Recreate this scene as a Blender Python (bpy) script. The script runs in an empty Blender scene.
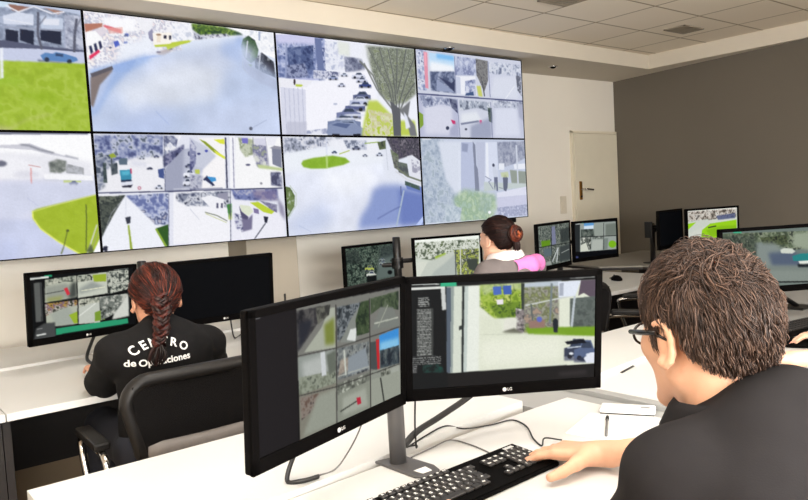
import bpy, bmesh, math, random
import numpy as np
from mathutils import Vector, Matrix, Euler
from mathutils.bvhtree import BVHTree
random.seed(7); RNG = np.random.default_rng(7)
PI = math.pi
SC = bpy.context.scene
COL = SC.collection

# ------------------------------------------------------------------ helpers
def lin(c):
    c = np.asarray(c, float) / 255.0
    return np.where(c <= .04045, c / 12.92, ((c + .055) / 1.055) ** 2.4)

MATS = {}
def mat(name, rgb, rough=.5, metal=0., var=0., vscale=8., bump=0., bscale=60., spec=.5, coat=0., sss=0.):
    if name in MATS: return MATS[name]
    m = bpy.data.materials.new(name); m.use_nodes = True
    nt = m.node_tree; b = nt.nodes['Principled BSDF']
    c = lin(rgb); b.inputs['Base Color'].default_value = (*c, 1)
    b.inputs['Roughness'].default_value = rough
    b.inputs['Metallic'].default_value = metal
    b.inputs['Specular IOR Level'].default_value = spec
    b.inputs['Coat Weight'].default_value = coat
    if sss:
        b.inputs['Subsurface Weight'].default_value = sss
        b.inputs['Subsurface Radius'].default_value = (.012, .005, .003)
    tc = nt.nodes.new('ShaderNodeTexCoord')
    if var:
        n = nt.nodes.new('ShaderNodeTexNoise'); n.inputs['Scale'].default_value = vscale; n.inputs['Detail'].default_value = 4
        nt.links.new(tc.outputs['Object'], n.inputs['Vector'])
        r = nt.nodes.new('ShaderNodeValToRGB')
        r.color_ramp.elements[0].position = .3; r.color_ramp.elements[1].position = .7
        r.color_ramp.elements[0].color = (*np.clip(c * (1 - var), 0, 1), 1)
        r.color_ramp.elements[1].color = (*np.clip(c * (1 + var), 0, 1), 1)
        nt.links.new(n.outputs['Fac'], r.inputs['Fac']); nt.links.new(r.outputs['Color'], b.inputs['Base Color'])
    if bump:
        n2 = nt.nodes.new('ShaderNodeTexNoise'); n2.inputs['Scale'].default_value = bscale; n2.inputs['Detail'].default_value = 3
        nt.links.new(tc.outputs['Object'], n2.inputs['Vector'])
        bp = nt.nodes.new('ShaderNodeBump'); bp.inputs['Strength'].default_value = bump; bp.inputs['Distance'].default_value = .01
        nt.links.new(n2.outputs['Fac'], bp.inputs['Height']); nt.links.new(bp.outputs['Normal'], b.inputs['Normal'])
    MATS[name] = m
    return m

def mat_attr(name, emit=0., rough=.5, spec=.5, attr='pic', mul=1.):
    """material coloured by the mesh's own colour attribute: emission for lit screens, base colour for hair"""
    m = bpy.data.materials.new(name); m.use_nodes = True
    nt = m.node_tree; b = nt.nodes['Principled BSDF']
    a = nt.nodes.new('ShaderNodeAttribute'); a.attribute_name = attr
    b.inputs['Roughness'].default_value = rough; b.inputs['Specular IOR Level'].default_value = spec
    if emit:
        b.inputs['Base Color'].default_value = (.002, .002, .0023, 1)
        nt.links.new(a.outputs['Color'], b.inputs['Emission Color'])
        b.inputs['Emission Strength'].default_value = emit
    else:
        nt.links.new(a.outputs['Color'], b.inputs['Base Color'])
    MATS[name] = m
    return m

def link(o, parent=None):
    COL.objects.link(o)
    if parent is not None: o.parent = parent
    return o

def tag(o, label=None, cat=None, group=None, kind=None):
    if label: o['label'] = label
    if cat: o['category'] = cat
    if group: o['group'] = group
    if kind: o['kind'] = kind
    return o

def thing(name, label, cat, loc=(0, 0, 0), rot=(0, 0, 0), group=None):
    o = bpy.data.objects.new(name, None); o.empty_display_size = .05
    o.location = loc; o.rotation_euler = rot
    link(o); return tag(o, label, cat, group)

def from_bm(name, bm, m, parent=None, smooth=False):
    me = bpy.data.meshes.new(name)
    bmesh.ops.recalc_face_normals(bm, faces=bm.faces)
    bm.to_mesh(me); bm.free()
    if smooth: me.polygons.foreach_set('use_smooth', [True] * len(me.polygons))
    if m is not None: me.materials.append(m)
    return link(bpy.data.objects.new(name, me), parent)

def from_np(name, V, F, m, parent=None, smooth=True, col=None):
    V = np.asarray(V, np.float32); F = np.asarray(F, np.int32)
    me = bpy.data.meshes.new(name); n = F.shape[1]
    me.vertices.add(len(V)); me.vertices.foreach_set('co', V.ravel())
    me.loops.add(F.size); me.loops.foreach_set('vertex_index', F.ravel())
    me.polygons.add(len(F)); me.polygons.foreach_set('loop_start', np.arange(0, F.size, n, dtype=np.int32))
    me.polygons.foreach_set('loop_total', np.full(len(F), n, np.int32))
    if smooth: me.polygons.foreach_set('use_smooth', np.ones(len(F), bool))
    me.update(calc_edges=True)
    if col is not None:
        a = me.color_attributes.new('pic', 'FLOAT_COLOR', 'POINT')
        c4 = np.ones((len(V), 4), np.float32); c4[:, :3] = col
        a.data.foreach_set('color', c4.ravel())
    if m is not None: me.materials.append(m)
    return link(bpy.data.objects.new(name, me), parent)

def box_bm(bm, x0, x1, y0, y1, z0, z1, bev=0., seg=2, M=None):
    t = bmesh.new()
    bmesh.ops.create_cube(t, size=1.)
    for v in t.verts:
        v.co = Vector(((x0 + x1) / 2 + v.co.x * (x1 - x0), (y0 + y1) / 2 + v.co.y * (y1 - y0), (z0 + z1) / 2 + v.co.z * (z1 - z0)))
    if bev: bmesh.ops.bevel(t, geom=list(t.edges), offset=bev, segments=seg, profile=.5, affect='EDGES')
    if M is not None: bmesh.ops.transform(t, matrix=M, verts=t.verts)
    me = bpy.data.meshes.new('t'); t.to_mesh(me); t.free(); bm.from_mesh(me); bpy.data.meshes.remove(me)
    return bm

def box(name, x0, x1, y0, y1, z0, z1, m, parent=None, bev=0., seg=2, M=None):
    return from_bm(name, box_bm(bmesh.new(), x0, x1, y0, y1, z0, z1, bev, seg, M), m, parent)

def prism_bm(bm, pts, z0, z1):
    lo = [bm.verts.new((p[0], p[1], z0)) for p in pts]; hi = [bm.verts.new((p[0], p[1], z1)) for p in pts]
    n = len(pts)
    bm.faces.new(hi); bm.faces.new(lo[::-1])
    for i in range(n): bm.faces.new((lo[i], lo[(i + 1) % n], hi[(i + 1) % n], hi[i]))
    return bm

def prism(name, pts, z0, z1, m, parent=None, bev=0.):
    bm = prism_bm(bmesh.new(), pts, z0, z1)
    if bev: bmesh.ops.bevel(bm, geom=list(bm.edges), offset=bev, segments=2, profile=.5, affect='EDGES')
    return from_bm(name, bm, m, parent)

def smooth_path(pts, n=8):
    P = [Vector(p) for p in pts]
    if len(P) < 3: return P
    P = [P[0] * 2 - P[1]] + P + [P[-1] * 2 - P[-2]]
    out = []
    for i in range(1, len(P) - 2):
        for k in range(n):
            t = k / n
            a, b, c, d = P[i - 1], P[i], P[i + 1], P[i + 2]
            out.append(.5 * ((2 * b) + (c - a) * t + (2 * a - 5 * b + 4 * c - d) * t * t + (3 * b - a - 3 * c + d) * t ** 3))
    out.append(P[-2]); return out

def tube_bm(bm, pts, r, seg=10, closed=False, flat=1.):
    P = [Vector(p) for p in pts]; n = len(P); rings = []
    rr = r if isinstance(r, (list, tuple)) else [r] * n
    up = None
    for i in range(n):
        if closed: t = P[(i + 1) % n] - P[i - 1]
        else: t = P[min(i + 1, n - 1)] - P[max(i - 1, 0)]
        t.normalize()
        if up is None:
            up = Vector((0, 0, 1)) if abs(t.z) < .9 else Vector((0, 1, 0))
        s = t.cross(up)
        if s.length < 1e-6: s = t.orthogonal()
        s.normalize(); up = s.cross(t).normalized()
        rings.append([bm.verts.new(P[i] + (s * math.cos(a) + up * math.sin(a) * flat) * rr[i]) for a in [2 * PI * k / seg for k in range(seg)]])
    for i in range(n if closed else n - 1):
        A, B = rings[i], rings[(i + 1) % n]
        for k in range(seg): bm.faces.new((A[k], A[(k + 1) % seg], B[(k + 1) % seg], B[k]))
    if not closed:
        bm.faces.new(rings[0][::-1]); bm.faces.new(rings[-1])
    return bm

def tube(name, pts, r, m, parent=None, seg=10, closed=False, flat=1., smooth=True):
    o = from_bm(name, tube_bm(bmesh.new(), pts, r, seg, closed, flat), m, parent, smooth)
    return o

def lathe_bm(bm, prof, seg=24, M=None):
    rings = []
    vs = []
    for r, z in prof:
        ring = []
        for k in range(seg):
            v = bm.verts.new((r * math.cos(2 * PI * k / seg), r * math.sin(2 * PI * k / seg), z)); ring.append(v); vs.append(v)
        rings.append(ring)
    for A, B in zip(rings, rings[1:]):
        for k in range(seg): bm.faces.new((A[k], A[(k + 1) % seg], B[(k + 1) % seg], B[k]))
    bm.faces.new(rings[0][::-1]); bm.faces.new(rings[-1])
    if M is not None: bmesh.ops.transform(bm, matrix=M, verts=vs)
    return bm

def text_bm(s, size, extrude=.0004, align='CENTER', bold=0.):
    cu = bpy.data.curves.new('t', 'FONT'); cu.body = s; cu.size = size; cu.extrude = extrude; cu.align_x = align; cu.align_y = 'CENTER'
    cu.resolution_u = 3; cu.offset = bold
    o = bpy.data.objects.new('t', cu); COL.objects.link(o)
    dg = bpy.context.evaluated_depsgraph_get()
    me = bpy.data.meshes.new_from_object(o.evaluated_get(dg))
    bm = bmesh.new(); bm.from_mesh(me)
    bpy.data.objects.remove(o); bpy.data.curves.remove(cu); bpy.data.meshes.remove(me)
    return bm

def add_bm(dst, src, M):
    bmesh.ops.transform(src, matrix=M, verts=src.verts)
    me = bpy.data.meshes.new('t'); src.to_mesh(me); src.free(); dst.from_mesh(me); bpy.data.meshes.remove(me)

# ------------------------------------------------------------------ implicit surfaces for bodies and clothing
def axis(lo, hi, step, fine=(), fstep=.003):
    """sample positions along one axis: 'step' apart, 'fstep' apart inside the fine intervals"""
    out = [lo]; x = lo
    while x < hi:
        s = step
        for a, b in fine:
            if a <= x <= b: s = fstep
            elif x < a < x + s: s = max(a - x, fstep)
        x += s; out.append(x)
    return np.array(out, np.float32)

class Vol:
    def __init__(s, xs, ys, zs):
        s.x, s.y, s.z = xs, ys, zs
        s.f = np.full((len(xs), len(ys), len(zs)), 1., np.float32)
    def _sub(s, lo, hi):
        ix = [slice(max(0, np.searchsorted(a, l) - 1), np.searchsorted(a, h) + 1) for a, l, h in zip((s.x, s.y, s.z), lo, hi)]
        return tuple(ix), s.x[ix[0]][:, None, None], s.y[ix[1]][None, :, None], s.z[ix[2]][None, None, :]
    def put(s, fn, lo, hi, k=.01, op='add'):
        m = k + .02
        ix, X, Y, Z = s._sub([a - m for a in lo], [b + m for b in hi])
        sub = s.f[ix]
        if sub.size == 0: return
        d = fn(X, Y, Z).astype(np.float32)
        if op == 'cut': a, d = -sub, d
        else: a = sub
        if k > 0:
            h = np.clip(.5 + .5 * (a - d) / k, 0, 1); r = a * (1 - h) + d * h - k * h * (1 - h)
        else: r = np.minimum(a, d)
        s.f[ix] = -r if op == 'cut' else r
    def cone(s, a, b, ra, rb=None, k=.01, op='add', flat=False):
        rb = ra if rb is None else rb
        a = np.array(a, float); b = np.array(b, float); R = max(ra, rb)
        ab = b - a; L2 = (ab @ ab) + 1e-12
        def fn(X, Y, Z):
            px, py, pz = X - a[0], Y - a[1], Z - a[2]
            t0 = (px * ab[0] + py * ab[1] + pz * ab[2]) / L2
            t = np.clip(t0, 0, 1)
            d = np.sqrt((px - t * ab[0]) ** 2 + (py - t * ab[1]) ** 2 + (pz - t * ab[2]) ** 2) - (ra + (rb - ra) * t)
            if flat: d = np.maximum(d, (t0 - 1) * math.sqrt(L2))
            return d
        s.put(fn, np.minimum(a, b) - R, np.maximum(a, b) + R, k, op)
    def ell(s, c, r, A=None, k=.01, op='add'):
        c = np.array(c, float); r = np.array(r, float); A = np.eye(3) if A is None else np.array(A, float)   # rows: local axes
        def fn(X, Y, Z):
            P = (X - c[0], Y - c[1], Z - c[2])
            q = [P[0] * A[i][0] + P[1] * A[i][1] + P[2] * A[i][2] for i in range(3)]
            k0 = np.sqrt(sum((q[i] / r[i]) ** 2 for i in range(3))); k1 = np.sqrt(sum((q[i] / r[i] ** 2) ** 2 for i in range(3))) + 1e-6
            return k0 * (k0 - 1) / k1
        R = max(r); s.put(fn, c - R, c + R, k, op)
    def plane_cut(s, p, n):
        """remove everything on the side the normal points to"""
        p = np.array(p, float); n = np.array(n, float); n /= np.linalg.norm(n)
        d = (s.x[:, None, None] - p[0]) * n[0] + (s.y[None, :, None] - p[1]) * n[1] + (s.z[None, None, :] - p[2]) * n[2]
        s.f = np.maximum(s.f, d.astype(np.float32))
    def wrinkle(s, amp, freqs, seed=0):
        r = np.random.default_rng(seed); d = 0
        for f in freqs:
            for _ in range(3):
                v = r.normal(size=3); v /= np.linalg.norm(v); v *= f; ph = r.uniform(0, 6.28)
                d = d + np.sin(s.x[:, None, None] * v[0] + s.y[None, :, None] * v[1] + s.z[None, None, :] * v[2] + ph + 1.3 * np.sin(s.x[:, None, None] * v[1] * .6 + s.z[None, None, :] * v[0] * .6))
        s.f += (d * amp / (3 * len(freqs))).astype(np.float32)
    def mesh(s):
        f = s.f; sg = f < 0; C = (s.x, s.y, s.z); ny, nz = len(s.y), len(s.z)
        ids, pos, quads = [], [], []
        def cid(i, j, k): return (i * ny + j) * nz + k
        for ax in range(3):
            sl0 = [slice(None)] * 3; sl1 = [slice(None)] * 3; sl0[ax] = slice(None, -1); sl1[ax] = slice(1, None)
            a, b = sg[tuple(sl0)], sg[tuple(sl1)]
            I = np.stack(np.nonzero(a != b), 1)
            o1, o2 = [(1, 2), (2, 0), (0, 1)][ax]
            ok = (I[:, o1] > 0) & (I[:, o2] > 0) & (I[:, o1] < len(C[o1]) - 1) & (I[:, o2] < len(C[o2]) - 1)
            I = I[ok]; J = I.copy(); J[:, ax] += 1
            fa = f[I[:, 0], I[:, 1], I[:, 2]]; fb = f[J[:, 0], J[:, 1], J[:, 2]]
            t = fa / (fa - fb)
            p = np.stack([C[q][I[:, q]] + t * (C[q][J[:, q]] - C[q][I[:, q]]) for q in range(3)], 1)
            cs = []
            for d1, d2 in ((-1, -1), (0, -1), (0, 0), (-1, 0)):
                K = I.copy(); K[:, o1] += d1; K[:, o2] += d2
                c = cid(K[:, 0], K[:, 1], K[:, 2]); cs.append(c); ids.append(c); pos.append(p)
            qd = np.stack(cs, 1); flip = fa > 0
            qd[flip] = qd[flip][:, ::-1]
            quads.append(qd)
        ids = np.concatenate(ids); pos = np.concatenate(pos); quads = np.concatenate(quads)
        u, inv = np.unique(ids, return_inverse=True)
        n = np.bincount(inv); V = np.stack([np.bincount(inv, pos[:, q]) / n for q in range(3)], 1)
        return V, np.searchsorted(u, quads)

def smooth_verts(V, F, it=1):
    for _ in range(it):
        A = np.zeros_like(V); n = np.zeros(len(V))
        for a in range(4):
            b = F[:, (a + 1) % 4]; np.add.at(A, F[:, a], V[b]); np.add.at(n, F[:, a], 1); np.add.at(A, b, V[F[:, a]]); np.add.at(n, b, 1)
        V = V * .5 + .5 * A / n[:, None]
    return V

# ------------------------------------------------------------------ pictures shown on the screens (drawn shape by shape)
class Pic:
    def __init__(s, w, h, bg, seed=1):
        s.w, s.h = w, h; s.a = np.empty((h, w, 3), np.float32); s.a[:] = bg; s.g = np.random.default_rng(seed)
        s.X = ((np.arange(w) + .5) / w)[None, :]; s.Y = ((np.arange(h) + .5) / h)[:, None]
    def mask(s, p, soft=0):
        p = np.asarray(p, float).reshape(-1, 2) / 1000.; m = np.zeros((s.h, s.w))
        for dx, dy in ((-.25, -.25), (.25, -.25), (-.25, .25), (.25, .25)):
            X = s.X + dx / s.w; Y = s.Y + dy / s.h; ins = np.zeros((s.h, s.w), bool); q = np.roll(p, -1, 0)
            for (x0, y0), (x1, y1) in zip(p, q):
                if y0 == y1: continue
                ins ^= ((y0 > Y) != (y1 > Y)) & (X < (x1 - x0) * (Y - y0) / (y1 - y0) + x0)
            m += ins
        m /= 4
        for r in ([1] if soft == 1 else [soft, soft]) if soft else []:
            for ax in (0, 1):
                q = np.pad(m, [(r, r) if i == ax else (0, 0) for i in (0, 1)], 'edge'); k = m.shape[ax]
                m = sum(np.take(q, range(i, i + k), ax) for i in range(2 * r + 1)) / (2 * r + 1)
        return m
    def noise(s, cell):
        n = 0; amp = 1.; tot = 0
        for o in range(3):
            cw, ch = int(s.w / cell) + 3, int(s.h / cell) + 3; g = s.g.random((ch, cw))
            x = np.arange(s.w) / cell; y = np.arange(s.h) / cell; i, j = x.astype(int), y.astype(int); fx, fy = (x - i)[None], (y - j)[:, None]
            fx, fy = fx * fx * (3 - 2 * fx), fy * fy * (3 - 2 * fy); I = np.ix_
            n = n + amp * ((g[I(j, i)] * (1 - fx) + g[I(j, i + 1)] * fx) * (1 - fy) + (g[I(j + 1, i)] * (1 - fx) + g[I(j + 1, i + 1)] * fx) * fy)
            tot += amp; amp *= .75; cell = max(cell * .5, 1.)
        return n / tot
    def put(s, m, c): s.a = s.a * (1 - m[..., None]) + np.asarray(c, np.float32) * m[..., None]
    def P(s, pts, c, soft=0, al=1.): s.put(s.mask(pts, soft) * al, c)                       # filled shape
    def N(s, pts, cols, cell=3, soft=0, al=1.):                                             # busy texture inside a shape
        m = s.mask(pts, soft) * al; v = np.clip((s.noise(cell * 1.25) - .27) / .46, 0, .999) * (len(cols) - 1)
        i = v.astype(int); f = (v - i)[..., None]; f = np.clip((f - .25) * 2, 0, 1); c = np.asarray(cols, np.float32); c = c * .78 + c.mean(0) * .22; s.put(m, c[i] * (1 - f) + c[i + 1] * f)
    def T(s, pts, c, rows):                                                                 # rows of tiny interface text
        m = s.mask(pts); ys = (s.Y * s.h / rows).astype(int); on = ((s.Y * s.h) % rows < rows * .55) & (s.g.random((s.h, s.w)) < .75) & (s.X * 997 + 0 * s.Y < 997)
        s.put(m * on * .85, c)
    def M(s, pts, amp, cell, soft=2):                                                       # uneven tone of a filmed surface
        m = s.mask(pts, soft)[..., None]; s.a = s.a * (1 + m * ((s.noise(cell) - .5) * 2 * amp)[..., None])
    def G(s, pts, c, amp, cell=8):                                                          # gentle mottling
        m = s.mask(pts, 1); v = (s.noise(cell) - .5) * 2 * amp; s.put(m, np.clip(np.asarray(c)[None, None] + v[..., None], 0, 255))
def draw(w, h, bg, ops, seed=1, mul=1.):
    p = Pic(w, h, bg, seed)
    for o in ops: getattr(p, o[0])(*o[1:])
    if w > 20: p.a = p.a * (1 + (p.g.random((h, w, 1)) - .5) * .05)
    q = np.pad(p.a, ((1, 1), (1, 1), (0, 0)), 'edge'); a = p.a * .5 + .125 * (q[:-2, 1:-1] + q[2:, 1:-1] + q[1:-1, :-2] + q[1:-1, 2:])
    return np.clip(a * mul, 0, 255)

PICS = {}
PICS['a0'] = lambda: draw(300, 170, (190, 200, 222), [('P',[283,7,730,1,779,95,723,148,273,218],(206,224,240)),('N',[188,179,761,26,882,20,1020,46,1018,354,174,479],[(120,128,150),(150,160,182),(182,192,214)],6),('P',[672,117,727,75,796,81,792,166,674,178],(214,220,236)),('P',[824,86,919,88,915,175,824,187],(196,206,226)),('P',[834,105,902,96,899,145,832,154],(225,228,240)),('P',[697,19,782,27,737,72,711,68],(150,110,98)),('P',[843,18,927,32,898,60],(170,130,116)),('P',[685,37,734,78,737,68,688,27],(236,236,244)),('P',[736,78,800,22,799,13,734,68],(236,236,244)),('P',[798,22,874,64,876,53,800,12],(236,236,244)),('P',[875,63,928,38,927,27,875,53],(236,236,244)),('P',[678,214,728,222,723,331,674,302],(44,48,66)),('P',[736,204,792,210,786,321,731,292],(44,48,66)),('P',[819,188,906,189,901,302,815,278],(44,48,66)),('P',[673,205,914,192,915,179,674,193],(160,166,186)),('P',[671,141,787,159,788,153,671,135],(235,236,244)),('P',[923,87,1007,70,998,335,914,326],(170,176,200)),('N',[926,54,1011,48,1005,334,920,336],[(120,124,146),(170,176,196),(206,210,226)],5),('P',[266,371,674,302,802,322,1019,332,1018,365,263,428],(90,94,118)),('P',[177,414,801,348,1019,345,1024,486,172,517],(200,206,230)),('P',[811,57,801,238,811,237,821,55],(94,96,112)),('P',[801,241,813,355,823,348,811,234],(94,96,112)),('P',[972,76,958,209,969,210,983,76],(92,94,110)),('P',[957,210,949,353,960,352,969,209],(92,94,110)),('P',[816,164,850,83,847,79,813,159],(110,112,128)),('P',[972,166,997,74,993,71,968,163],(110,112,128)),('P',[797,433,943,443,943,452,796,446],(60,70,96),1,0.7),('P',[809,398,830,373,862,377,876,362,912,370,963,393,968,418,944,435,819,435],(96,136,190)),('P',[875,371,907,375,904,397,872,393],(60,78,112)),('P',[845,427,844,433,842,439,839,444,835,447,832,447,829,445,826,442,825,436,825,429,825,423,827,417,830,412,834,409,837,409,840,411,843,414,844,420],(52,60,80)),('P',[940,431,940,437,937,444,934,448,931,451,927,452,924,450,921,446,920,440,919,434,920,427,922,421,925,416,929,413,933,412,936,414,939,418,940,424],(52,60,80)),('G',[89,501,667,460,1014,438,1006,1021,63,1046],(164,190,60),14,10),('N',[86,566,1019,475,1006,1021,63,1046],[(146,172,48),(164,190,62),(182,204,90),(154,182,50)],14,0,0.7),('P',[699,672,852,690,883,763,727,758],(146,180,40),5,0.6),('P',[641,564,756,603,700,651,596,641],(150,186,50),3,0.6),('P',[643,1004,732,916,730,907,641,995],(206,200,160),2,0.7),('P',[731,917,833,869,832,858,731,907],(206,200,160),2,0.7),('P',[425,917,643,968,683,1029,417,1076],(206,196,168),4,0.6),('P',[653,367,645,595,651,594,659,366],(240,242,250)),('P',[629,371,663,361,654,594,618,618],(236,240,248),0,0.6)], 3)
PICS['a1'] = lambda: draw(300, 170, (214, 224, 244), [('P',[3,1,1043,-19,1028,356,-4,485],(246,246,250)),('P',[3,498,128,366,283,224,387,222,535,142,808,83,1033,220,999,1039,-14,1059],(222,230,246),2),('N',[-3,14,477,4,466,256,230,358,116,460,-1,486],[(206,206,222),(246,246,250),(252,250,252),(180,184,206),(236,222,226),(250,246,240)],7,1),('P',[82,39,245,16,239,138,184,148,91,101],(250,250,254),2),('P',[245,16,333,10,315,135,271,121],(240,240,246)),('P',[4,112,88,90,84,121,16,173,7,180],(182,122,104)),('P',[6,190,90,122,106,162,13,283],(224,216,226)),('P',[11,179,53,161,85,229,81,315,9,390],(250,250,252)),('P',[17,293,29,283,35,338,23,358],(50,54,88)),('P',[39,271,51,260,57,316,44,336],(50,54,88)),('P',[61,248,73,238,79,293,66,313],(50,54,88)),('P',[14,373,61,313,66,333,17,404],(226,60,100)),('P',[87,112,97,102,173,128,171,161,118,143],(224,120,130)),('P',[107,129,180,105,180,159,114,171],(232,170,160),0,0.6),('P',[132,237,153,223,161,260,137,285],(70,90,190)),('P',[187,158,205,155,204,182,185,185],(90,110,190)),('P',[180,229,198,223,197,241,181,246],(80,100,180)),('P',[122,287,121,290,120,293,118,295,116,297,113,297,111,297,109,295,108,293,108,290,108,287,110,284,112,282,114,280,116,280,119,281,121,282,122,285],(90,96,130)),('P',[242,192,241,196,239,199,236,202,232,204,228,205,225,204,222,202,220,199,220,196,220,192,223,188,226,185,229,183,233,183,237,183,240,185,241,188],(250,250,252)),('P',[201,172,200,175,198,178,196,180,193,182,190,182,187,182,185,180,184,178,183,175,184,172,186,169,188,166,191,165,194,164,197,165,199,166,200,169],(110,116,150)),('P',[160,271,355,94,323,222,373,270,229,369,123,438],(236,240,250),5),('P',[302,126,323,89,334,198,315,202,303,176],(150,150,178)),('P',[334,187,333,191,332,195,329,198,326,200,323,200,320,199,318,197,316,194,316,190,317,186,318,183,321,180,324,178,327,177,330,178,332,180,334,183],(120,110,140)),('P',[324,128,473,95,469,176,407,231,323,234],(250,244,236)),('P',[346,135,366,131,359,205,340,208],(240,226,208)),('P',[378,140,393,138,392,166,377,169],(40,40,60)),('P',[406,136,417,134,415,171,404,173],(40,40,60)),('P',[366,137,365,140,362,143,359,146,355,148,350,149,346,148,343,147,340,145,340,142,341,138,343,135,347,133,351,131,355,130,360,130,363,132,365,134],(160,130,110)),('P',[326,233,415,207,525,126,553,121,509,181,414,232,332,250],(190,206,70)),('P',[333,299,380,264,426,245,405,282,371,316,345,319],(186,168,160),1),('P',[358,289,357,292,355,294,352,296,348,298,344,298,340,298,337,297,335,295,334,293,335,291,337,288,340,286,344,285,348,284,352,285,355,286,357,287],(80,70,90)),('P',[417,252,416,255,414,257,411,259,408,260,404,261,401,261,398,260,396,258,396,256,396,253,398,251,401,249,405,248,408,247,412,247,414,248,416,250],(70,64,84)),('P',[123,438,172,404,319,323,370,321,235,374,193,483,115,493],(128,160,232),1),('N',[425,16,552,4,567,152,417,189],[(230,232,242),(250,250,254),(200,206,222)],8,1),('P',[388,241,417,195,509,161,512,179,458,212,393,266],(190,206,70)),('N',[527,8,573,3,706,5,789,39,812,60,741,79,643,90,569,109,531,62],[(44,66,50),(74,104,52),(120,150,62),(60,82,60),(150,180,80)],8,1),('N',[534,79,569,103,719,64,733,86,642,117,545,149],[(60,60,80),(200,204,220),(240,240,246),(100,100,120)],6,1),('P',[715,-9,1012,-8,1005,260,909,210,881,112,835,56],(252,252,254)),('N',[812,60,838,-8,1012,-8,1003,221,909,197],[(236,238,244),(252,252,254),(214,218,230)],9),('P',[905,12,917,13,912,100,902,95],(170,180,206)),('P',[666,234,698,204,768,174,787,83,813,110,802,276,748,271,688,261],(116,146,206),5),('N',[795,164,810,98,843,61,881,99,898,186,886,277,848,320,818,286,800,238],[(34,54,48),(58,86,58),(80,112,70),(40,48,56)],8),('N',[873,279,917,208,987,289,993,444,917,401,870,362],[(48,50,60),(80,84,96),(40,42,52),(150,154,160)],7),('P',[937,295,986,315,974,407,943,359],(60,60,72)),('P',[833,113,816,273,823,274,840,113],(226,228,236)),('P',[903,216,888,379,896,379,911,216],(216,218,226)),('P',[824,324,855,335,846,359,826,355],(120,150,60)),('P',[803,251,839,347,932,412,996,470,992,562,896,507,819,426,795,365],(196,192,206),1),('P',[798,251,797,378,799,377,801,251],(226,226,180),0,0.8),('P',[797,379,826,426,828,423,799,376],(226,226,180),0,0.8),('P',[14,497,278,330,805,155,1023,458,999,1039,-11,1059],(182,196,226),6,0.8),('P',[277,360,807,122,927,202,517,545,283,599],(216,222,240),8,0.6),('P',[117,616,452,366,695,397,624,693,188,846],(232,236,246),10,0.8),('P',[15,482,125,425,278,330,312,349,187,490,99,646,26,855,-2,857],(150,178,228),3,0.7),('P',[12,540,123,469,66,679,7,856],(196,208,238),3,0.8),('P',[12,546,116,458,114,487,53,607,13,798,2,770],(134,122,120),1),('P',[13,517,116,441,120,469,18,551],(96,92,100)),('P',[469,799,1016,629,1000,1005,496,1023],(206,216,242),9,0.7),('P',[260,752,433,801,352,1005,50,1028,154,878],(190,204,240),10,0.6),('P',[307,812,371,931,375,924,311,805],(170,186,226),0,0.6),('P',[687,142,809,73,797,352,681,271],(170,190,230),6,0.6),('M',[16,454,281,269,807,122,1023,458,999,1039,-11,1059],0.09,60),('P',[831,942,830,948,828,953,825,957,821,959,818,959,815,957,812,954,810,949,810,943,811,937,813,932,816,928,819,926,823,926,826,928,829,932,830,937],(90,94,110)),('P',[821,946,921,858,919,852,819,940],(150,160,190),0,0.6)], 4)
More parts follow.
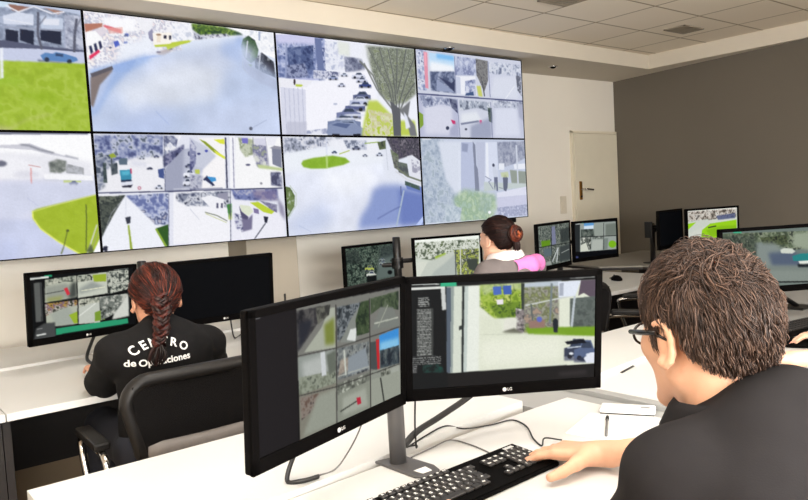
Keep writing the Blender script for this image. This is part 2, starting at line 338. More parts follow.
PICS['a2'] = lambda: draw(300, 170, (238, 240, 250), [('P',[6,20,323,-3,320,436,2,449],(186,190,226)),('N',[13,29,323,8,321,413,2,438],[(90,104,150),(128,140,184),(170,180,216),(206,212,236),(70,82,128)],8,1),('P',[7,9,279,-6,275,72,10,105],(206,206,236),2),('N',[71,138,245,88,235,334,74,375],[(50,60,100),(84,98,140),(120,134,172)],7),('P',[65,95,75,94,59,486,42,488],(150,160,196)),('P',[256,9,300,12,313,437,267,442],(110,122,164)),('P',[326,8,621,28,612,264,466,282,321,233],(236,238,248)),('N',[325,30,500,36,489,302,317,324],[(206,210,230),(240,242,250),(176,184,210)],8),('N',[455,169,583,174,610,311,456,329],[(80,84,110),(120,126,150),(170,174,196)],7,1),('P',[414,16,500,24,495,163,416,152],(228,232,226),2),('N',[63,312,179,275,202,404,58,443],[(100,108,146),(160,168,200),(70,78,112)],6,1),('N',[235,334,417,334,413,415,231,423],[(90,96,130),(226,228,242),(140,146,178)],6),('P',[184,495,321,413,645,259,681,611,599,972,178,984,-20,968,-1,524],(244,244,252),2),('P',[2,438,230,446,183,517,5,530],(236,236,244)),('P',[112,491,162,493,147,516,111,515],(190,206,80)),('P',[113,469,112,480,110,489,108,496,106,500,103,500,101,497,100,490,99,481,99,471,100,460,101,451,103,444,106,440,108,440,111,443,112,450,113,459],(60,50,56)),('P',[420,373,475,366,473,375,419,381],(90,95,115),1,0.8),('P',[420,374,420,360,432,356,440,342,458,340,465,353,474,355,473,368],(200,208,228)),('P',[435,356,441,345,457,343,462,353],(60,70,90)),('P',[437,372,436,375,435,377,434,379,432,381,430,381,428,380,427,378,426,376,426,374,426,371,428,368,429,366,431,365,433,365,434,366,436,367,437,370],(40,42,52)),('P',[467,369,466,372,465,374,464,376,462,377,460,377,458,377,457,375,456,373,456,370,457,367,458,365,459,363,461,362,463,362,464,362,466,364,467,366],(40,42,52)),('P',[395,481,453,475,451,485,395,490],(90,95,115),1,0.8),('P',[395,483,396,468,408,464,416,450,436,448,443,461,452,463,451,477],(206,210,232)),('P',[411,464,417,452,434,450,439,461],(60,70,90)),('P',[413,481,412,484,411,486,410,488,408,490,406,490,404,489,403,487,402,485,402,482,402,479,403,477,405,475,407,474,409,473,410,474,412,476,413,478],(40,42,52)),('P',[445,478,444,481,443,483,441,485,440,487,438,487,436,486,434,484,433,482,433,479,434,476,435,474,436,472,438,470,440,470,442,471,444,473,444,475],(40,42,52)),('P',[333,415,403,408,401,419,333,427],(90,95,115),1,0.8),('P',[333,417,334,400,349,395,359,377,382,374,391,391,402,393,401,410],(150,160,196)),('P',[353,394,360,380,380,378,386,390],(60,70,90)),('P',[355,415,354,418,353,422,351,424,349,425,346,426,344,425,343,423,341,420,341,416,342,413,343,410,345,407,347,406,350,406,352,407,353,409,354,412],(40,42,52)),('P',[393,411,392,414,391,417,389,420,387,421,384,422,382,421,380,419,379,416,379,412,380,409,381,406,383,403,385,402,388,402,390,402,391,405,393,407],(40,42,52)),('P',[502,379,601,368,599,384,501,395],(90,95,115),1,0.8),('P',[501,382,502,357,524,350,538,325,572,321,584,344,600,347,599,371],(214,218,236)),('P',[530,349,540,329,569,326,578,344],(60,70,90)),('P',[532,378,532,383,530,388,527,391,524,393,520,393,517,392,515,389,513,385,513,381,514,376,516,371,518,368,522,366,525,366,528,367,530,370,532,374],(40,42,52)),('P',[587,372,586,377,585,382,582,385,579,387,575,387,572,386,569,383,568,379,568,374,568,370,570,365,573,362,576,360,580,359,583,361,585,363,587,367],(40,42,52)),('P',[532,419,616,410,613,423,531,432],(90,95,115),1,0.8),('P',[532,421,533,400,551,395,563,374,591,370,602,390,615,393,614,412],(206,210,232)),('P',[556,394,564,377,588,375,596,390],(60,70,90)),('P',[558,418,557,422,556,426,553,429,551,431,548,431,545,430,543,427,542,424,542,420,542,416,544,412,546,409,549,408,552,408,554,409,556,411,558,414],(40,42,52)),('P',[604,413,603,418,602,421,599,424,597,426,594,426,591,425,589,423,588,419,587,415,588,411,590,407,592,405,595,403,598,403,600,404,602,406,604,409],(40,42,52)),('P',[549,473,643,463,641,478,549,487],(90,95,115),1,0.8),('P',[549,475,550,452,570,446,584,422,616,419,628,441,642,444,642,466],(60,74,130)),('P',[576,445,586,426,613,424,621,440],(60,70,90)),('P',[578,472,578,477,576,481,573,484,570,486,567,486,564,485,562,482,560,479,560,474,561,470,563,466,565,462,568,461,571,460,574,461,577,464,578,468],(40,42,52)),('P',[630,467,630,472,628,476,625,479,622,481,619,481,616,480,613,477,612,474,612,469,612,465,614,460,617,457,620,455,623,455,626,456,628,459,630,463],(40,42,52)),('P',[501,595,634,584,631,605,500,616],(90,95,115),1,0.8),('P',[501,599,502,566,531,557,550,524,595,520,612,551,633,556,632,588],(96,104,140)),('P',[538,556,552,530,590,526,603,551],(60,70,90)),('P',[542,595,541,602,538,607,535,612,530,615,526,615,522,613,519,609,516,604,516,597,517,591,519,585,523,581,527,578,532,578,536,579,539,583,541,589],(40,42,52)),('P',[616,589,614,596,612,602,608,606,604,609,599,609,595,607,592,603,590,598,589,591,590,585,593,579,596,574,601,572,605,571,610,573,613,577,615,583],(40,42,52)),('P',[474,658,624,647,620,672,473,682],(90,95,115),1,0.8),('P',[474,663,475,626,507,616,529,579,579,575,598,611,622,616,621,652],(190,196,222)),('P',[516,615,532,586,575,582,588,610],(60,70,90)),('P',[520,659,519,666,516,673,512,678,507,681,502,681,498,679,494,675,492,668,491,661,492,654,495,648,499,643,504,640,509,639,514,641,517,646,520,652],(40,42,52)),('P',[603,653,601,661,599,667,594,672,590,675,584,675,580,673,576,669,574,663,573,655,574,648,577,641,581,636,586,634,591,633,596,635,600,640,602,646],(40,42,52)),('P',[440,718,588,709,584,733,439,742],(90,95,115),1,0.8),('P',[440,723,441,686,473,677,495,640,544,636,563,672,587,678,585,713],(90,98,140)),('P',[482,676,497,647,539,644,553,671],(60,70,90)),('P',[486,720,484,727,482,733,478,738,473,741,468,741,463,739,460,735,457,729,457,722,458,714,461,708,465,703,470,700,475,700,479,702,483,706,485,713],(40,42,52)),('P',[567,714,566,722,563,728,559,733,554,736,549,736,544,734,541,730,538,724,538,716,539,709,542,703,546,698,551,695,556,694,561,697,564,701,567,707],(40,42,52)),('P',[374,798,553,788,548,818,373,827],(90,95,115),1,0.8),('P',[374,803,376,759,414,748,440,704,500,700,523,743,551,750,549,794],(120,128,166)),('P',[424,747,443,712,494,709,510,742],(60,70,90)),('P',[429,800,428,809,424,817,419,823,414,826,408,826,402,824,398,818,395,811,394,802,396,793,399,786,404,780,410,776,416,776,421,779,426,784,428,792],(40,42,52)),('P',[528,795,526,804,523,812,518,818,512,821,506,822,500,819,495,813,493,806,492,797,493,788,497,780,502,774,508,771,514,770,520,773,524,779,527,786],(40,42,52)),('P',[308,906,550,896,543,937,307,944],(90,95,115),1,0.8),('P',[308,913,310,853,362,839,397,779,477,775,508,835,547,845,545,904],(120,132,166)),('P',[376,838,401,790,470,787,492,832],(60,70,90)),('P',[382,910,380,922,375,932,369,940,361,945,353,945,346,941,340,934,336,923,335,912,337,900,342,889,348,882,356,877,364,877,371,881,377,888,381,898],(40,42,52)),('P',[515,905,513,917,509,928,502,936,494,940,485,941,478,937,472,929,468,919,467,907,469,895,474,884,480,876,488,872,497,871,504,875,511,883,514,893],(40,42,52)),('P',[305,981,580,973,573,1019,303,1024],(90,95,115),1,0.8),('P',[305,989,308,920,366,905,405,838,497,834,533,902,577,914,574,982],(150,162,190)),('P',[381,905,410,851,489,847,514,900],(60,70,90)),('P',[389,986,387,1000,381,1012,374,1021,365,1025,356,1026,348,1021,341,1013,337,1001,336,988,338,974,343,963,350,954,359,949,368,949,377,953,384,961,388,973],(40,42,52)),('P',[541,982,538,996,533,1008,525,1017,516,1022,507,1023,498,1018,491,1009,487,997,486,984,488,970,493,958,501,949,510,944,519,944,528,948,535,957,540,969],(40,42,52)),('P',[621,604,617,609,607,613,592,617,574,620,555,621,537,621,522,620,513,617,510,613,513,609,523,605,537,601,556,598,575,596,593,596,608,598,618,600],(226,230,244),1),('P',[595,665,591,670,580,674,562,678,541,681,518,682,497,682,480,681,469,678,465,674,469,670,481,666,498,662,519,659,542,658,563,657,580,659,591,661],(226,230,244),1),('P',[591,772,586,776,571,780,549,784,523,787,495,789,469,789,448,787,434,784,429,781,434,776,448,772,470,768,496,766,524,764,550,764,572,765,586,768],(226,230,244),1),('P',[540,814,534,819,517,823,491,827,460,830,427,831,396,832,371,830,355,828,350,824,356,820,372,815,397,812,428,809,461,807,492,807,518,808,534,811],(226,230,244),1),('P',[290,981,317,889,364,851,490,859,545,903,550,974],(136,148,180)),('P',[335,888,379,864,473,874,440,919],(90,104,142)),('P',[387,669,386,673,383,676,379,679,374,681,369,681,364,680,360,678,357,675,356,671,357,667,360,663,364,660,369,659,375,658,380,659,384,661,386,665],(190,196,216)),('N',[165,951,300,924,297,981,163,984],[(150,156,186),(236,238,248)],6),('P',[614,617,681,611,828,819,972,813,983,987,549,997,572,832],(190,206,90),2),('N',[610,711,795,748,786,992,557,997],[(176,196,60),(222,222,200),(206,200,170),(190,206,90)],9,1),('N',[613,29,1004,3,993,513,907,618,799,651,701,538,659,329,624,168],[(120,126,112),(146,152,136),(98,104,92),(170,176,166),(132,140,108)],5,2),('P',[550,178,605,30,638,25,645,259,612,264],(238,240,246),3,0.6),('P',[592,223,680,496,691,488,602,214],(94,98,96),0,0.8),('P',[681,497,792,705,802,694,691,486],(94,98,96),0,0.8),('P',[791,701,816,968,828,965,803,698],(94,98,96),0,0.8),('P',[600,226,689,500,692,497,603,224],(168,172,160),0,0.7),('P',[689,500,801,708,804,705,692,497],(168,172,160),0,0.7),('P',[801,707,825,974,828,973,804,706],(168,172,160),0,0.7),('P',[561,206,654,347,663,334,570,193],(94,98,96),0,0.8),('P',[653,344,697,494,708,486,664,336],(94,98,96),0,0.8),('P',[569,208,662,349,664,345,571,204],(168,172,160),0,0.7),('P',[661,348,706,498,709,496,665,346],(168,172,160),0,0.7),('P',[632,53,706,279,717,270,642,44],(94,98,96),0,0.8),('P',[706,279,768,440,779,431,717,270],(94,98,96),0,0.8),('P',[767,438,801,677,813,672,779,433],(94,98,96),0,0.8),('P',[640,56,715,282,718,280,643,54],(168,172,160),0,0.7),('P',[715,283,777,443,780,441,718,280],(168,172,160),0,0.7),('P',[777,443,810,682,814,681,780,441],(168,172,160),0,0.7),('P',[715,39,749,248,761,242,727,32],(94,98,96),0,0.8),('P',[749,249,800,484,812,477,761,242],(94,98,96),0,0.8),('P',[800,482,808,724,820,721,812,479],(94,98,96),0,0.8),('P',[724,43,758,253,762,251,728,41],(168,172,160),0,0.7),('P',[758,253,810,488,813,486,762,251],(168,172,160),0,0.7),('P',[809,488,817,730,821,729,813,487],(168,172,160),0,0.7),('P',[853,27,843,283,855,281,866,25],(94,98,96),0,0.8),('P',[843,282,824,527,837,527,855,281],(94,98,96),0,0.8),('P',[824,528,823,771,836,770,837,526],(94,98,96),0,0.8),('P',[863,33,853,289,856,288,866,32],(168,172,160),0,0.7),('P',[853,289,834,534,837,534,856,288],(168,172,160),0,0.7),('P',[834,534,833,778,836,777,837,533],(168,172,160),0,0.7),('P',[995,88,911,369,923,374,1006,92],(94,98,96),0,0.8),('P',[911,370,847,620,859,625,923,374],(94,98,96),0,0.8),('P',[847,623,824,966,837,966,859,622],(94,98,96),0,0.8),('P',[1004,96,920,378,924,379,1007,98],(168,172,160),0,0.7),('P',[920,378,857,629,860,630,924,379],(168,172,160),0,0.7),('P',[856,629,834,973,837,973,860,629],(168,172,160),0,0.7),('P',[783,51,815,336,827,331,795,46],(94,98,96),0,0.8),('P',[815,335,821,601,834,599,827,332],(94,98,96),0,0.8),('P',[792,56,824,341,828,340,796,54],(168,172,160),0,0.7),('P',[824,341,831,607,834,607,828,340],(168,172,160),0,0.7),('P',[924,27,888,276,900,277,937,27],(94,98,96),0,0.8),('P',[888,275,834,524,845,528,900,278],(94,98,96),0,0.8),('P',[934,33,897,283,901,283,937,34],(168,172,160),0,0.7),('P',[897,283,843,532,846,533,901,284],(168,172,160),0,0.7),('P',[983,385,905,540,915,549,994,393],(94,98,96),0,0.8),('P',[904,542,844,718,855,724,916,547],(94,98,96),0,0.8),('P',[992,395,914,550,916,553,995,397],(168,172,160),0,0.7),('P',[913,551,853,727,856,728,917,552],(168,172,160),0,0.7),('P',[780,604,859,695,853,990,794,992,794,772],(96,98,104)),('P',[850,708,944,591,919,766,970,863,983,987,928,988,900,791],(120,122,126),1),('P',[885,718,910,766,932,889,895,915],(226,230,244),1),('P',[12,529,175,540,162,1007,6,1010],(216,218,234)),('P',[38,536,33,999,35,999,41,535],(176,180,204)),('P',[66,533,61,998,64,998,69,532],(176,180,204)),('P',[95,530,89,998,92,997,98,530],(176,180,204)),('P',[123,527,118,997,121,997,126,527],(176,180,204)),('P',[152,525,147,996,150,996,155,524],(176,180,204)),('P',[40,868,169,862,162,1007,34,1010],(190,192,210),1,0.7),('P',[10,2,91,-13,90,5,9,19],(244,244,248))], 5)
PICS['a3'] = lambda: draw(300, 170, (206, 210, 226), [('N',[14,-1,102,7,84,465,12,461],[(130,140,180),(190,198,222),(236,238,248),(90,98,136)],7),('P',[118,27,336,39,338,195,120,178],(190,220,246)),('P',[183,28,336,34,337,94,181,83],(130,190,240),2),('P',[122,124,335,151,335,229,122,244],(240,244,250),3),('N',[117,244,337,217,331,476,117,462],[(70,80,110),(120,130,160),(180,188,210)],7,1),('P',[190,290,306,355,337,307,331,465,287,413],(60,66,96),1),('P',[172,325,253,394,331,465,167,458],(150,160,190)),('P',[72,23,104,29,98,442,72,434],(226,150,170)),('P',[77,33,95,30,92,182,76,184],(240,170,186)),('N',[344,33,549,42,541,239,344,261],[(120,128,166),(176,184,212),(210,216,234)],6),('P',[344,273,532,251,532,481,339,482],(236,238,246)),('P',[344,273,387,279,385,478,339,475],(200,206,226)),('N',[430,320,530,286,523,482,423,491],[(90,98,140),(160,168,200),(226,230,244)],6),('N',[540,37,656,51,650,296,607,440,574,327,541,239],[(110,108,110),(140,140,140),(90,90,96)],5),('P',[588,304,604,488,615,485,599,300],(90,92,96)),('P',[536,366,577,362,590,493,550,487],(200,206,110),1),('P',[433,467,501,438,510,486,423,493],(70,90,130)),('P',[663,50,992,53,995,503,661,494],(206,210,228)),('N',[663,57,991,60,990,199,663,201],[(96,104,130),(170,178,200),(226,230,240),(210,214,230)],6,1),('P',[709,243,946,204,955,494,671,486],(216,220,234),3),('P',[817,507,923,329,918,325,813,503],(240,242,248)),('N',[936,193,990,199,993,454,949,385],[(90,94,110),(200,204,220)],6),('P',[2,512,351,542,350,1006,-2,991],(186,190,214),1),('P',[46,599,295,625,300,962,48,968],(214,216,232),4),('N',[17,519,342,543,338,644,211,609,60,663,22,601],[(80,88,120),(150,158,186),(216,220,236)],7,1),('P',[6,710,41,740,39,860,8,904],(130,160,60)),('N',[273,537,342,554,348,712,295,647],[(60,64,96),(120,126,150)],6),('P',[281,787,320,799,325,844,296,836],(200,60,110)),('P',[263,887,262,894,259,901,254,906,249,909,244,909,239,907,235,902,233,895,232,888,233,880,236,873,241,868,246,865,251,865,256,867,260,872,262,879],(60,66,90)),('P',[268,895,344,802,348,983,264,981],(170,174,200),2),('P',[361,552,659,553,661,1000,357,1001],(206,210,226)),('N',[365,548,659,553,658,670,526,632,372,676],[(90,98,116),(170,178,196),(226,230,238)],7,1),('P',[379,710,524,678,575,791,375,823],(226,230,238),3),('P',[368,824,539,781,547,804,374,846],(130,136,160)),('P',[548,781,572,780,583,884,553,897],(222,60,116)),('P',[463,854,661,740,661,995,457,999],(160,166,190),3),('N',[634,625,675,622,678,810,641,788],[(50,70,70),(100,110,110)],5),('P',[429,894,428,899,426,903,422,906,418,908,414,908,410,907,407,904,405,900,404,895,405,890,407,886,411,883,415,881,419,881,423,883,426,886,428,890],(80,84,100)),('P',[682,551,998,539,998,988,669,995],(196,200,220)),('P',[704,620,931,593,958,969,691,975],(216,220,236),4),('N',[679,528,999,527,998,649,890,607,695,621],[(110,116,140),(190,196,214),(226,230,240)],6,1),('P',[942,555,998,551,998,772,956,725],(170,174,196),2),('P',[1,515,1002,525,1004,508,2,500],(70,76,116)),('P',[340,38,337,482,342,482,345,37],(120,126,160)),('P',[656,58,662,494,668,493,662,56],(120,126,160)),('P',[345,543,355,1002,360,1001,350,542],(120,126,160)),('P',[664,552,666,995,672,994,670,552],(120,126,160))], 6)
PICS['b0'] = lambda: draw(300, 170, (220, 222, 240), [('P',[233,18,1003,5,999,357,216,366],(252,252,254),2),('P',[679,100,734,89,831,164,933,220,808,179,742,143,512,112],(206,206,216)),('P',[695,105,727,112,728,101,696,95],(120,122,134),1),('P',[726,111,775,148,777,138,729,101],(120,122,134),1),('P',[775,148,830,172,832,161,777,137],(120,122,134),1),('P',[875,192,932,221,934,210,877,181],(150,152,164),1),('P',[227,134,808,175,992,244,990,424,216,366],(214,214,226),3,0.5),('P',[225,173,675,196,780,283,777,370,216,366],(240,240,246),2),('P',[636,248,634,257,629,264,621,270,612,272,603,272,594,269,587,263,583,256,582,247,584,239,589,231,596,226,605,223,615,223,623,226,630,232,635,239],(110,112,130),1),('P',[767,337,763,347,753,356,738,362,720,365,701,364,683,360,669,353,660,344,658,333,661,323,671,315,686,308,704,305,723,306,740,310,755,317,764,327],(222,222,232),2),('N',[805,240,840,215,880,231,876,308,852,329,807,323],[(92,98,96),(124,130,124),(160,162,160)],6,1),('N',[879,253,954,288,951,344,875,330],[(150,152,156),(190,192,200)],5),('P',[778,331,987,356,991,397,782,375],(246,246,250)),('P',[776,374,991,397,990,415,781,392],(214,216,228)),('P',[727,282,723,411,729,411,732,282],(226,160,160)),('P',[720,264,769,282,770,276,721,257],(200,150,150)),('P',[861,387,937,395,937,408,860,409],(190,206,110)),('P',[883,421,924,423,922,432,883,430],(90,95,115),1,0.8),('P',[883,423,883,409,892,407,898,395,912,395,917,409,923,412,923,425],(70,80,120)),('P',[895,407,899,397,911,398,914,408],(60,70,90)),('P',[896,423,895,426,894,428,893,430,892,430,891,430,889,429,888,428,888,425,888,423,888,420,889,418,890,416,891,416,893,416,894,417,895,418,895,421],(40,42,52)),('P',[918,424,918,427,917,429,916,431,914,432,913,432,912,431,911,429,910,427,910,424,910,421,911,419,912,418,914,417,915,417,916,418,917,419,918,422],(40,42,52)),('P',[215,385,985,413,992,515,721,615,652,684,203,637],(214,218,238),3),('P',[203,637,728,692,821,901,909,1026,186,1006],(204,210,236),3),('P',[582,824,665,879,638,1003,553,1010],(190,198,230),6,0.7),('M',[215,385,985,413,992,515,721,615,909,1026,186,1006],0.07,50),('P',[702,520,743,588,745,583,704,515],(180,186,214),0,0.5),('G',[720,626,738,610,1002,511,996,1017,909,1008,816,882,747,770,720,691],(164,186,52),9,12),('P',[718,626,717,680,723,680,723,626],(230,236,110)),('P',[718,683,745,773,749,767,722,677],(230,236,110)),('P',[745,774,814,886,817,878,749,766],(230,236,110)),('P',[814,887,908,1008,911,999,817,878],(230,236,110)),('P',[723,634,789,603,788,596,722,628],(226,232,130),0,0.7),('P',[789,603,998,519,998,512,788,596],(226,232,130),0,0.7),('P',[858,793,836,924,840,927,862,796],(100,112,50)),('P',[836,924,821,984,826,987,840,927],(100,112,50)),('P',[867,800,866,804,865,807,863,809,861,810,858,810,856,808,854,806,853,802,853,798,854,795,855,791,857,789,859,788,862,788,864,790,866,793,867,796],(90,100,50)),('P',[947,591,944,715,949,715,952,591],(90,104,46)),('P',[944,714,930,973,935,974,949,715],(90,104,46)),('P',[988,763,933,1005,939,1010,993,767],(214,218,206)),('P',[997,810,944,1012,947,1015,1000,813],(150,160,130)),('P',[932,984,956,920,970,1002],(90,100,70),1),('P',[1003,869,1001,1018,957,1016],(250,250,252)),('P',[233,14,985,-8,984,14,232,33],(120,122,140))], 7)
